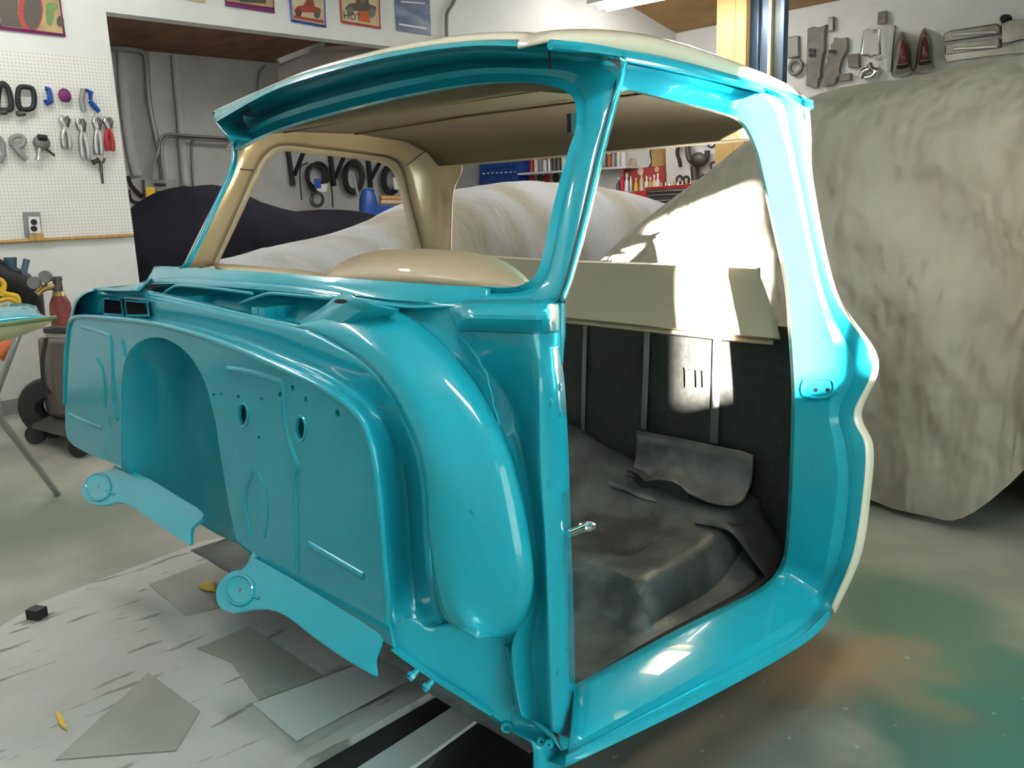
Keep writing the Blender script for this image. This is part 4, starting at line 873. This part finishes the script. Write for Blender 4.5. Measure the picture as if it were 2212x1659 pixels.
# ------------------------------------------------------------------ car covers
def cover(axis, prof, c0, c1, label, mt, amp=.02, n=70, m=44, pw=5.0, name='car_cover', hem=None, seed=0, fold=1.0, ext=0):
    # prof: (along, height) pairs; c0..c1: the across extent
    prof = sorted(prof); rows = []
    def H(a):
        for (a0,h0),(a1,h1) in zip(prof, prof[1:]):
            if a <= a1: t = (a-a0)/(a1-a0); return h0+(h1-h0)*t
        return prof[-1][1]
    a0, a1 = prof[0][0], prof[-1][0]
    for i in range(n+1):
        a = a0+(a1-a0)*i/n; h = sum(H(max(a0,min(a1,a+d))) for d in (-.12,-.06,0,.06,.12))/5; row = []
        hm = hem(a) if hem else .02
        for j in range(m+1):
            ph = math.pi*j/m; cx = -math.cos(ph); sx = math.sin(ph)
            across = math.copysign(abs(cx)**(2/pw*1.3), cx) if abs(cx) > 1e-6 else 0; up = max(0, sx)**(2/pw)
            c = (c0+c1)/2+(c1-c0)/2*across*(1+.04*(1-up)); z = hm+(h-hm)*up
            q = Vector((a*1.3,c*1.3,z*1.1+seed)); d = noise.noise(q*1.4)*amp*1.5+noise.noise(Vector((a*7*fold, c*7*fold, z*1.3+seed)))*amp*(1.3-up)+abs(noise.noise(Vector(((a+z*.8)*2.6, (c+z*.5)*2.6, z*1.2+seed+9))))*-amp*1.8
            cd = d*(1 if c > (c0+c1)/2 else -1)*(1-abs(up)**3)
            p = Vector((c+cd, a, z+d*up*.35)) if axis == 'Y' else Vector((a, c+cd, z+.02*up+d*up*.22))
            row.append(p)
        rows.append(row)
    for e, s in ((rows[0], 1), (rows[-1], -1)):
        pass
    b = MB(); b.grid(rows)
    for e in (rows[0], rows[-1]):
        b.add(e+[Vector((p.x,p.y,.01)) for p in e], [(i,i+1,len(e)+i+1,len(e)+i) for i in range(len(e)-1)])
    return thing(b, name, mt, label, 'car cover', None, ang=180)
k_ = lambda pts, F, ax: [((at(u,v,F)).y if ax == 'Y' else (at(u,v,F)).x, at(u,v,F).z) for u,v in pts]
cover('Y', [(2.0,.9)]+k_([(262,490),(300,466),(335,436),(380,402),(450,398),(470,425),(520,438),(580,454),(640,460),(700,449),(760,462),(820,480),(860,505),(900,560)], PX(-7.0), 'Y'), -7.85, -6.1, 'car under a black fabric cover in the far bay behind the pegboard wall', 'cloth_black', .03, seed=3)
cover('Y', k_([(455,600),(490,573),(520,552),(600,534),(680,515),(760,494),(820,479),(880,452),(940,420),(980,406),(1060,395),(1190,393),(1280,405),(1370,430),(1440,462),(1490,500),(1530,545)], PX(-4.75), 'Y'), -5.55, -3.95, 'car under a pale grey cover with tan fold shadows in its colour seen through the cab windows', 'cloth_white', .05, seed=11, pw=3.4)
BC = k_([(1290,620),(1340,530),(1365,505),(1450,445),(1540,375),(1625,310),(1700,250),(1760,200),(1900,176),(2050,148),(2212,118),(2400,98)], PY(3.3), 'X')
hemf = lambda x: .03 if x < -1.0 else .03+.45*min(1, (x+1.0)/.34)**1.8
cover('X', BC+[(2.5, BC[-1][1])], 2.98, 4.7, 'large vehicle under a beige canvas cover, filling the right side behind the cab', 'cloth_beige', .075, n=150, m=60, pw=7, hem=hemf, seed=21, fold=.6)
thing(MB().cyl((-.40,3.22,.34),(-.40,3.42,.34),.33,28), 'tyre', 'rubber', 'dark tyre under the raised hem of the beige cover at the right edge', 'tyre')
# ------------------------------------------------------------------ back wall, seen through the cab
BW = lambda d=.03: PY(BY-d)
def q4_(u0,v0,u1,v1,sl=-.05): return [(u0,v0),(u1,v0+(u1-u0)*sl),(u1,v1+(u1-u0)*sl),(u0,v1)]
thing(MB().sheet(PL(q4_(972,300,1000,420), BW()), (), (0,-.05,0)), 'wall_stud', 'wood', 'orange wooden stud on the back wall at the left end of the rear window', 'stud')
t = empty('parts_bin_rack', at(1075,370,BW(.2)), 'blue rack of small parts bins on the back wall shelf', 'bin rack')
MB().sheet(PL([(1036,350),(1118,345),(1118,400),(1036,402)], BW(.25)), (), (0,.2,0)).build('rack', 'blue', t)
for r_ in range(3):
    for c in range(8):
        u = 1040+c*9.8; v = 352+r_*14-c*.5; MB().sheet(PL([(u,v+3),(u+8,v+3),(u+8,v+11),(u,v+11)], BW(.30)), (), (0,.04,0)).build('bin', 'bluesteel' if False else 'blue', t)
        MB().tube(PL([(u+2,v+9),(u+6,v+9)], BW(.31)), .010, 4).build('bin_label', 'white', t) if r_ == 1 else None
thing(MB().sheet(PL([(1119,346),(1133,345),(1133,372),(1119,373)], BW(.3)), (), (0,.25,0)), 'blue_box', 'blue', 'plain blue box standing at the left end of the can shelf', 'box')
thing(MB().sheet(PL([(1118,374),(1352,359),(1352,363),(1118,378)], BW(.30)), (), (0,.28,0)), 'wall_shelf', 'white', 'long white shelf with spray cans on the back wall', 'shelf')
cans = [(1149,'black','red'),(1159,'gray','white'),(1168,'black','gray'),(1178,'red','white'),(1187,'red','steel'),(1199,'gray','darksteel'),(1207,'darksteel','darksteel'),(1219,'steel','white'),(1229,'gray','darksteel'),(1297,'orange','white'),(1306,'black','galv'),(1318,'white','orange'),(1326,'white','galv'),(1337,'white','white'),(1347.5,'galv','white')]
CL = ['black-capped can left of the grey one','grey-capped pale can','black-capped grey can third from the left','red-capped white can','red-capped silver can in the middle','grey-capped dark can','all dark spray can','silver-topped white can','dark can just left of the front pillar','orange-topped can just right of the front pillar','black-topped grey can','white-topped orange can','white-topped grey can','all white can','grey-topped white can at the right end']
for i,(u,cp,bd) in enumerate(cans):
    b0 = at(u, 374-(u-1118)*.064, BW(.17 if i % 2 else .22)); t = empty('spray_can', b0, CL[i]+' on the white wall shelf', 'spray can', 'spray cans on the wall shelf'); h = (.19,.17,.20,.16,.18)[i % 5]
    MB().lathe([(.0001,0),(.033,0),(.033,h*.8),(.022,h*.9)], b0, 14).build('can', bd, t); MB().lathe([(.024,h*.88),(.024,h*1.1),(.0001,h*1.1)], b0, 12).build('cap', cp, t)
for i,u in enumerate((1150,1168,1182,1202)): thing(MB().lathe([(.055,0),(.055,.02),(.0001,.02)], at(u,387-i,BW(.05)), 16, (0,-1,0)), 'sanding_disc', ['red','darksteel','red','darksteel'][i] if i else 'poster_red', ['dark red disc hanging leftmost under the can shelf','dark disc second from left under the can shelf','red-centred disc under the can shelf','rightmost dark disc under the can shelf, by the pillar'][i], 'disc', 'sanding discs under the shelf')
t = empty('red_tool_board', at(1390,385,BW(.1)), 'red board with round stickers leaning above the tool chest', 'board')
MB().sheet(PL([(1347,366),(1432,358),(1433,401),(1347,404)], BW(.12)), (), (0,.03,0)).build('board', 'poster_red', t)
for u,v,r_ in ((1384,370,.045),(1355,378,.03),(1419,366,.03)): MB().lathe([(r_,0),(r_,.004),(.0001,.004)], at(u,v,BW(.125)), 16, (0,-1,0)).build('sticker', 'poster_cream', t)
thing(MB().lathe([(.05,0),(.05,.02),(.02,.03),(.0001,.03)], at(1366,352,BW(.05)), 16, (0,-1,0)), 'round_sign', 'poster_cream', 'small round cream and red disc on the wall above the red board', 'disc')
bcol = ['darksteel','red','white','steel','yellow','poster_cream','white','brass','poster_cream','white']
BL = ['dark bottle left of the red-capped one','red-capped bottle','white bottle beside the red-capped one','silver bottle','yellow bottle','big cream bottle with spout','white bottle right of the cream one','brass-coloured bottle','second cream bottle','white bottle at the right end']
for i,u in enumerate((1336,1344,1354,1363,1374,1386,1397,1405,1413,1421)):
    b0 = at(u, 413-(u-1336)*.03, BW(.45)); h = (.13,.20,.16,.17,.12,.18,.13,.12,.14,.15)[i]; t = empty('bottle', b0, BL[i]+' in the row on the red tool chest', 'bottle', 'bottles on the tool chest')
    MB().lathe([(.0001,0),(.024,0),(.024,h*.6),(.010,h*.8),(.008,h)], b0, 12).build('body', bcol[i], t); MB().lathe([(.010,h*.95),(.010,h*1.15),(.0001,h*1.2)], b0, 8).build('cap', 'red' if i in (1,3) else 'white', t)
t = empty('tool_chest', at(1430,440,BW(.4)), 'red tool chest with black drawers and chrome pulls against the back wall', 'tool chest')
TC = BW(.55)
MB().sheet(PL([(1337,418),(1393,412),(1393,405),(1500,397),(1503,540),(1340,545)], TC), (), (0,.5,0)).build('cabinet', 'red', t)
for v0,v1 in ((410,416),(418,424),(426,436),(438,448),(450,458),(460,475)):
    MB().sheet(PL([(1396,v0),(1487,v0-5),(1487,v1-5),(1396,v1)], BW(.57)), (), (0,.03,0)).build('drawer', 'darksteel', t)
    MB().tube(PL([(1398,v1-1),(1485,v1-6)], BW(.59)), .006, 5).build('drawer_pull', 'steel', t)
for v0 in (424,432,440): MB().sheet(PL([(1341,v0),(1388,v0-3),(1388,v0+3),(1341,v0+6)], BW(.57)), (), (0,.03,0)).build('side_drawer', 'poster_red', t)
for i,u in enumerate(range(1402,1500,9)): thing(MB().lathe([(.0001,0),(.014,0),(.012,.03),(.007,.045),(.0001,.045)], at(u,405-(u-1402)*.08,BW(.3)), 10), 'socket_piece', 'chrome' if i % 3 else 'brass', 'small shiny metal piece standing in the row on top of the tool chest', 'socket', 'sockets on the tool chest')
thing(MB().sheet(PL([(1414,290),(1437,290),(1438,420),(1416,422)], BW()), (), (0,-.06,0)), 'wall_stud', 'wood', 'wooden stud on the back wall between the can shelf and the tool board', 'stud')
thing(MB().tube(cr(PL([(1411,296),(1405,330),(1408,350),(1402,362),(1414,356)], BW(.08)),4), .008, 6), 'hanging_wire', 'black', 'thin wire hanging beside the wooden stud on the back wall', 'wire')
thing(MB().sheet(PL([(1440,285),(1548,280),(1548,470),(1442,470)], BW()), (), (0,-.02,0)), 'tool_board', 'wall_white', 'white tool board with hanging tools left of the yellow post', 'board')
t = empty('paint_sprayer', at(1505,330,BW(.15)), 'dark grey spray gun hanging on the white tool board', 'tool')
MB().tube(cr(PL([(1490,300),(1486,320),(1490,345),(1510,355),(1525,345),(1528,325)], BW(.12)),4), [.03]*21, 8).build('body', 'darksteel', t); MB().ball(at(1508,345,BW(.15)), .10, 14, (1,.5,.8)).build('cup', 'darksteel', t)
MB().tube(PL([(1500,358),(1502,388)], BW(.12)), .045, 8).build('handle', 'darksteel', t)
thing(MB().ball(at(1484,298,BW(.09)), .035, 12), 'yellow_tool', 'yellow', 'yellow round knob at the top of the white tool board', 'knob')
thing(MB().tube(PL([(1474,306),(1477,318)], BW(.12)), .03, 8), 'tool_grip', 'brass', 'dull yellow handle left of the round yellow knob', 'handle')
thing(MB().tube(cr(PL([(1466,312),(1463,330),(1467,345),(1470,360)], BW(.10)),4), .02, 7), 'snips', 'black', 'black handled snips hanging at the left of the tool board', 'snips')
thing(MB().tube([at(1537,306,BW(.06))+Vector((.05*math.cos(a*.5), 0, .06*math.sin(a*.5))) for a in range(12)], .010, 6, True), 'hose_ring', 'darksteel', 'grey hose ring at the upper right of the tool board', 'ring')
for i,(u,v) in enumerate(((1468,388),(1482,389),(1520,385),(1536,388),(1542,358))): thing(MB().tube([at(u,v,BW(.1))+Vector((.04*math.cos(a*.8), 0, .04*math.sin(a*.8))) for a in range(8)], .014, 6, True), 'hanging_part', 'darksteel', ['dark ring leftmost in the lower row of the tool board','dark ring beside the leftmost one on the tool board','dark ring right of the spray gun handle','lowest dark ring by the yellow post','dark ring below the grey hose ring'][i], 'part', 'small parts on the tool board')
# posts
def post(pts, y, dp, name, mt, label): return thing(MB().sheet([at(u,v,PY(y)) for u,v in pts], (), (0,dp,0)), name, mt, label, 'post')
pl_ = at(1549,0,PY(5.5)).x, at(1613,0,PY(5.5)).x; pm_ = at(1588,0,PY(5.5)).x
t = empty('timber_post', ((pl_[0]+pl_[1])/2, 5.53, 0), 'yellow timber post of two boards from floor to ceiling left of the lift column', 'post')
MB().box((pl_[0],5.5,0),(pm_,5.55,zf(5.55))).build('board', 'wood', t); MB().box((pm_+.003,5.5,0),(pl_[1],5.55,zf(5.55))).build('board', 'wood', t)
xs_ = [at(u,0,PY(5.6)).x for u in (1617,1640,1645,1662,1669,1690,1698)]
t = empty('lift_column', (xs_[3], 5.65, 0), 'blue steel car lift column with a dark channel, beside the timber post', 'lift column')
MB().box((xs_[0],5.6,0),(xs_[1],5.64,zf(5.64))).build('column_face', 'bluesteel', t, bevel=.01); MB().box((xs_[2],5.6,0),(xs_[3],5.64,zf(5.64))).build('column_face', 'bluesteel', t, bevel=.01)
MB().box((xs_[3],5.59,0),(xs_[4],5.64,zf(5.64))).build('column_edge', 'tan_plain', t); MB().box((xs_[4],5.62,0),(xs_[5],5.64,zf(5.64))).build('channel', 'greensteel', t); MB().box((xs_[5],5.58,0),(xs_[6],5.64,zf(5.64))).build('column_edge', 'bluesteel', t)
# parts hung on the wall at upper right
RW = lambda d=.02: PY(BY-d)
def blob(pts, mt, label, name, cat, dp=.05, d=.06, grp='old car parts hung high on the right wall', **k): return thing(MB().sheet(PL(pts, RW(d)), (), (0,dp,0)), name, mt, label, cat, grp, bevel=.006)
mat('rust', (.17,.15,.13), .7, noise_=((.27,.25,.22),6,.35,.7), bump=(18,.6,.02)); mat('oldchrome', (.34,.33,.28), .32, .8, noise_=((.18,.18,.13),4,.4,.7), bump=(8,.4,.02))
def rag(pts, a=3): # jagged outline
    out = []
    for i,p in enumerate(pts):
        q = pts[(i+1) % len(pts)]
        for k in range(4): t = k/4; out.append((p[0]+(q[0]-p[0])*t+random.uniform(-a,a)*(k > 0), p[1]+(q[1]-p[1])*t+random.uniform(-a,a)*(k > 0)))
    return out
blob([(1700,80),(1724,77),(1724,122),(1700,126)], 'galv', 'small grey rectangular plate right beside the lift column', 'metal_plate', 'plate')
thing(MB().tube([at(1719,145,RW(.05))+Vector((.065*math.cos(a*.42), 0, .065*math.sin(a*.42))) for a in range(15)], .020, 7, True), 'metal_ring', 'galv', 'grey metal ring hanging under the small plate by the lift column', 'ring', 'old car parts hung high on the right wall')
blob(rag([(1744,62),(1785,52),(1780,110),(1772,165),(1760,190),(1740,185)]), 'rust', 'long ragged rusty panel left of the slanted one on the wall', 'rusty_panel', 'panel')
blob(rag([(1800,82),(1828,80),(1826,115),(1812,150),(1805,178),(1775,188),(1782,140),(1790,110)]), 'rust', 'slanted ragged rusty panel right of the long straight one', 'rusty_panel', 'panel')
for i,(u,v) in enumerate(((1751,109),(1759,109),(1751,119),(1759,119),(1794,111),(1802,112))): thing(MB().lathe([(.018,0),(.018,.01),(.0001,.01)], at(u,v,RW(.07)), 10, (0,-1,0)), 'dark_button', 'black', ['upper left','upper right','lower left','lower right','left','right'][i]+' of the round dark buttons on the '+('long' if i < 4 else 'slanted')+' rusty panel', 'button', 'round buttons on rusty panels')
blob([(1788,38),(1800,35),(1799,66),(1789,68)], 'galv', 'grey junction block where wall meets ceiling beside the rusty panels', 'junction_box', 'box')
blob([(1829,118),(1854,115),(1855,145),(1832,146)], 'rust', 'square dark brown part right of the slanted rusty panel', 'square_part', 'part')
blob([(1813,160),(1837,157),(1836,173),(1812,176)], 'rust', 'small dark part just above the beige cover', 'small_part', 'part')
blob([(1896,26),(1914,22),(1913,50),(1894,53)], 'rust', 'small brown square high above the chrome frame', 'square_part', 'part')
t = empty('chrome_frame', at(1880,90,RW(.06)), 'bright chrome rectangular plate frame hanging on the right wall', 'frame', 'old car parts hung high on the right wall')
MB().tube(PL([(1869,66),(1883,60),(1898,62),(1900,118),(1888,119),(1881,124),(1874,119),(1861,118),(1869,66)], RW(.06)), .014, 6).build('frame', 'chrome', t)
t = empty('curled_trim', at(1872,155,RW(.08)), 'curled chrome trim piece just above the cover left of the two tail lamps', 'trim', 'old car parts hung high on the right wall')
MB().tube(cr(PL([(1860,170),(1866,155),(1880,148),(1878,138),(1884,150),(1893,152),(1886,164),(1870,168)], RW(.08)),3), .028, 7).build('trim', 'chrome', t)
for i,(u,v) in enumerate(((1949,68),(1997,60))):
    t = empty('tail_lamp', at(u,v,RW(.1)), ['bullet-shaped chrome tail lamp with dark red lens, left of the pair','bullet-shaped chrome tail lamp with red lens, right of the pair'][i], 'tail lamp', 'pair of bullet tail lamps')
    O = [(u,v),(u+11,v+10),(u+18,v+35),(u+20,v+70),(u+21,v+92),(u-19,v+98),(u-18,v+70),(u-14,v+35),(u-8,v+10)]
    bz_ = MB(); c = at(u+1,v+55,RW(.0)); 
    rows = []
    for s, d in ((1,.02),(.97,.08),(.85,.13),(.6,.16)): rows.append([at((u+1)+(a-(u+1))*s, (v+55)+(b-(v+55))*s, RW(d)) for a,b in O])
    bz_.loft(rows, k=4, m=2, closed=True); bz_.build('bezel', 'oldchrome', t)
    rows = []
    for s, d in ((1,.15),(.9,.19),(.6,.22),(.1,.235)): rows.append([at((u+1)+(a-(u+1))*s*.62, (v+48)+(b-(v+55))*s*.62, RW(d)) for a,b in O])
    MB().loft(rows, k=4, m=2, closed=True).build('lens', 'glassred', t)
def bar(pts, label, name='trim_panel', mt='oldchrome'):
    t = empty(name, at(*pts[0], RW(.06)), label, 'trim', 'old car parts hung high on the right wall')
    MB().sheet(PL(pts, RW(.08)), (), (0,.06,0)).build('panel', mt, t, bevel=.012)
    c = (sum(p[0] for p in pts)/len(pts), sum(p[1] for p in pts)/len(pts)); ins = [(c[0]+(p[0]-c[0])*.8+6, c[1]+(p[1]-c[1])*.35+3) for p in pts]
    MB().sheet(PL(ins, RW(.10)), (), (0,.03,0)).build('raised_face', 'steel', t, bevel=.006)
bar([(2038,72),(2052,66),(2152,50),(2160,56),(2160,72),(2036,90)], 'upper long chrome panel right of the tail lamps')
bar([(2040,98),(2160,82),(2160,102),(2040,118)], 'lower long chrome panel right of the tail lamps')
blob(rag([(2163,50),(2240,35),(2240,80),(2163,92)]), 'oldchrome', 'dark greenish metal part at the upper right edge of the photo', 'metal_part', 'part')
blob(rag([(2040,118),(2155,104),(2230,92),(2230,110),(2150,120),(2045,134)], 2), 'oldchrome', 'long thin dark metal strip just above the beige cover at right', 'metal_strip', 'strip')
thing(MB().lathe([(.0001,.09),(.03,.08),(.04,.0)], at(2175,42,RW(.0)), 12, (0,-1,0)), 'dark_button', 'black', 'dark round knob above the greenish metal part at the right edge', 'knob', 'old car parts hung high on the right wall')
thing(MB().tube(PL([(1931,55),(1926,100),(1922,155)], RW(.03)), .02, 4), 'thin_trim', 'galv', 'thin vertical trim strip left of the two tail lamps', 'trim', 'old car parts hung high on the right wall')
thing(MB().tube([at(1575,115,RW(.05))+Vector((.10*math.cos(a*.42), 0, .10*math.sin(a*.42))) for a in range(15)], .03, 7, True), 'wall_ring', 'darksteel', 'dark round ring on the wall above the cab roof, left of the timber post', 'ring')
# ------------------------------------------------------------------ left: painted panel on a stand, gas bottle cart, welder
t = empty('painted_panel', at(40,700,PX(-3.6)), 'turquoise painted body panel with green taped edge lying on a stand at far left', 'body panel')
FP = PX(-3.5)
pn = MB(); pn.loft([PL([(-60,712),(0,700),(60,692),(112,688)], PX(-3.4)), PL([(-60,680),(0,672),(55,670),(88,680)], PX(-3.6)), PL([(-60,664),(0,660),(50,657),(78,662)], PX(-3.9))], k=4, m=2); pn.build('panel_skin', 'teal', t, thick=.006)
gn = MB(); gn.loft([PL([(-60,712),(0,702),(60,694),(118,687)], PX(-3.38)), PL([(-60,750),(0,738),(50,722),(95,705)], PX(-3.42))], k=4); gn.build('underside', 'primer', t, thick=.006)
gt = MB(); gt.tube(PL([(-60,712),(0,702),(60,694),(122,686)], PX(-3.37)), .008, 6); gt.build('masking_tape', 'poster_green', t)
t = empty('panel_stand', at(50,900,PX(-3.5)), 'thin steel stand with slanted legs under the turquoise panel', 'stand')
MB().tube([at(-30,735,PX(-3.5)), at(0,905,PX(-3.5)), at(125,1068,PZ(0.0))], .013, 8).build('leg', 'steel', t); MB().tube([at(40,722,PX(-3.6)), at(-20,880,PX(-3.6)), at(-80,1010,PZ(0))], .013, 8).build('leg', 'steel', t)
GX = PX(-5.25)
t = empty('gas_bottle', at(130,700,GX), 'dark red gas bottle with brass neck and two pressure gauges', 'gas bottle')
c_ = at(127,640,GX); zz0 = .25
s1 = (at(152,660,GX).y-at(104,660,GX).y)/2
def zv(v): return at(127,v,GX).z
MB().lathe([(.0001,zz0),(s1,zz0),(s1,zv(670)),(s1*.93,zv(655)),(s1*.62,zv(640)),(s1*.5,zv(634))], (c_.x,c_.y,0), 24).build('cylinder', 'tankred', t)
MB().lathe([(s1*.62,zv(641)),(s1*.5,zv(630)),(s1*.35,zv(626)),(.0001,zv(626))], (c_.x,c_.y,0), 20).build('collar', 'brass', t)
MB().tube(PL([(124,628),(124,612),(123,600)], GX), [.03,.025,.02], 8).build('valve', 'darksteel', t); MB().tube(PL([(112,603),(133,602)], GX), .014, 8).build('valve_handle', 'darksteel', t)
MB().tube(PL([(122,618),(100,621),(90,626),(80,636)], GX), .018, 8).build('regulator', 'brass', t)
for u,v in ((99,598),(75,611)):
    p = at(u,v,PX(-5.2)); MB().lathe([(.0001,.02),(.033,.02),(.035,0),(.03,-.02),(.0001,-.02)], p, 18, (.8,-.6,.1)).build('pressure_gauge', 'galv', t); MB().tube([p, at(100,620,GX)], .009, 6).build('gauge_stem', 'brass', t)
t = empty('welding_cart', at(125,850,GX), 'dark wheeled welding cart holding the red gas bottle', 'cart')
MB().sheet(PL([(104,735),(200,735),(205,905),(125,905),(112,830)], PX(-4.84)), (), (-.2,0,0)).build('cabinet', 'poster_dark', t, bevel=.02)
MB().tube(PL([(98,720),(118,715),(160,720)], PX(-4.80)), .03, 6).build('strap', 'black', t); MB().tube(PL([(97,725),(145,726)], PX(-4.78)), .014, 8).build('handle', 'chrome', t)
MB().tube(cr(PL([(100,728),(92,780),(96,830),(110,850)], PX(-4.80)),4), .012, 6).build('hose', 'black', t)
w_ = at(112,895,PX(-5.0)); MB().lathe([(.06,-.05),(.15,-.045),(.165,-.02),(.165,.02),(.15,.045),(.06,.05),(.05,0)], (w_.x,w_.y,.165), 24, (.75,-.65,0)).build('wheel', 'rubber', t)
for a in ((78,938),(172,965)):
    w_ = at(a[0],a[1],PZ(.05)); MB().lathe([(.0001,-.02),(.05,-.02),(.05,.02),(.0001,.02)], w_, 16, (.75,-.65,0)).build('caster', 'rubber', t)
MB().sheet([at(70,925,PZ(.10)),at(180,955,PZ(.10)),at(200,920,PZ(.10)),at(110,905,PZ(.10))], (), (0,0,.02)).build('base_plate', 'darksteel', t)
t = empty('wheeled_machine', at(20,620,PX(-5.55)), 'black and yellow wheeled machine with upright handlebars at the left edge', 'machine')
MB().tube(PL([(-20,600),(10,610),(45,620),(62,640),(78,690)], PX(-5.55)), [.12,.11,.09,.08,.05], 10).build('body', 'black', t)
MB().tube(cr(PL([(22,556),(26,580),(38,595),(50,605)], PX(-5.5)),3), [.035,.033,.03,.027,.024,.022,.02,.02,.02,.02], 8).build('handlebar', 'bluesteel', t); MB().tube(PL([(58,560),(52,585),(52,620)], PX(-5.5)), .018, 8).build('handlebar', 'bluesteel', t)
for p_ in ([(-10,620),(12,635),(35,640),(40,655)],[(-10,600),(8,612),(4,640)],[(0,650),(20,645),(40,655)]): MB().tube(cr(PL(p_, PX(-5.4)),3), .016, 7).build('yellow_frame', 'yellow', t)
MB().tube(PL([(-10,770),(12,742),(26,748)], PX(-5.2)), .05, 8).build('motor', 'orange', t)
MB().tube([at(-60,900,PX(-5.3)), at(-60,640,PX(-5.3))], .03, 6).build('upright', 'black', t)
# ------------------------------------------------------------------ on the floor
def floor_sheet(pts, z, mt, label, name, cat, th=.01, grp=None):
    p = [at(u,v,PZ(z)) for u,v in pts]; return thing(MB().sheet(p, (), (0,0,-th)), name, mt, label, cat, grp)
def sheet_mat():
    m = mat('floorboard', (.46,.46,.44), .6, noise_=((.36,.355,.33),2.2,.35,.7)); nt = m.node_tree; b = nt.nodes['Principled BSDF']; src = b.inputs['Base Color'].links[0].from_socket
    tc = nt.nodes.new('ShaderNodeTexCoord'); mp = nt.nodes.new('ShaderNodeMapping'); mp.inputs['Rotation'].default_value = (0,0,.0); mp.inputs['Scale'].default_value = (14,3,1); nt.links.new(tc.outputs['Object'], mp.inputs[0])
    n = nt.nodes.new('ShaderNodeTexNoise'); n.inputs['Scale'].default_value = 1.6; n.inputs['Detail'].default_value = 3; nt.links.new(mp.outputs[0], n.inputs['Vector'])
    r = nt.nodes.new('ShaderNodeValToRGB'); r.color_ramp.elements[0].position = .60; r.color_ramp.elements[1].position = .66; nt.links.new(n.outputs[0], r.inputs[0])
    x = nt.nodes.new('ShaderNodeMixRGB'); nt.links.new(r.outputs[0], x.inputs[0]); nt.links.new(src, x.inputs[1]); x.inputs[2].default_value = (.20,.19,.17,1)
    nt.links.new(x.outputs[0], b.inputs['Base Color'])
sheet_mat(); mat('boardgray', (.24,.235,.21), .6, noise_=((.30,.295,.27),5,.4,.7)); mat('boardlight', (.52,.53,.53), .55)
floor_sheet([(90,1300),(240,1243),(440,1168),(560,1150),(700,1280),(905,1440),(945,1487),(560,1700),(300,1900),(-300,1900),(-60,1560),(-60,1390)], .012, 'floorboard', 'large whitish paint-spattered board lying on the floor under the cab front', 'floor_board', 'board')
for i,(pts,mt) in enumerate((([(322,1262),(470,1205),(520,1300),(400,1330)],'boardgray'),([(425,1400),(540,1352),(700,1460),(560,1512),(500,1430)],'boardgray'),([(260,1510),(320,1452),(432,1535),(380,1620),(120,1640)],'boardgray'),([(545,1520),(830,1415),(900,1460),(640,1600)],'boardlight'))):
    floor_sheet(pts, .0145+.0004*i, mt, ['grey paper patch on the board beside the nearer mounting arm','large grey patch on the board under the nearer mounting arm','grey patch on the board at the bottom of the photo','pale bluish sheet on the board at the lower right'][i], 'paper_sheet', 'paper', .002, 'paper sheets on the floor board')
floor_sheet([(905,1440),(950,1484),(640,1660),(560,1700),(540,1690),(900,1480)], .03, 'boardlight' if False else 'floorboard', 'dirty board edge strip next to the black mat', 'board_edge', 'board', .02)
floor_sheet([(952,1486),(1000,1512),(940,1560),(700,1700),(560,1710)], .01, 'rubber', 'black rubber strip on the floor in front of the cab corner', 'rubber_mat', 'mat')
floor_sheet([(1000,1512),(1045,1543),(950,1612),(800,1720),(660,1730)], .02, 'boardlight', 'pale grey metal strip lying beside the black mat', 'metal_strip', 'strip')
floor_sheet([(1045,1543),(1160,1600),(1150,1760),(850,1760),(960,1615)], .008, 'rubber', 'dark mat on the floor below the pillar foot', 'floor_mat', 'mat')
thing(MB().sheet([at(u,v,PZ(.018)) for u,v in ((430,1270),(446,1258),(462,1260),(465,1278),(445,1276))], (), (0,0,.006)), 'yellow_scrap', 'yellow', 'bright yellow scrap on the board beside the nearer mounting arm', 'scrap')
thing(MB().sheet([at(u,v,PZ(.018)) for u,v in ((120,1540),(132,1545),(146,1580),(128,1566))], (), (0,0,.006)), 'yellow_scrap', 'yellow', 'pale yellow scrap on the board near the bottom left corner', 'scrap')
thing(MB().box((-.022,-.018,0),(.022,.018,.03),Matrix.Rotation(.5,3,'Z'),at(81,1334,PZ(.012))), 'black_plug', 'black', 'small black cube lying on the floor at lower left', 'block')
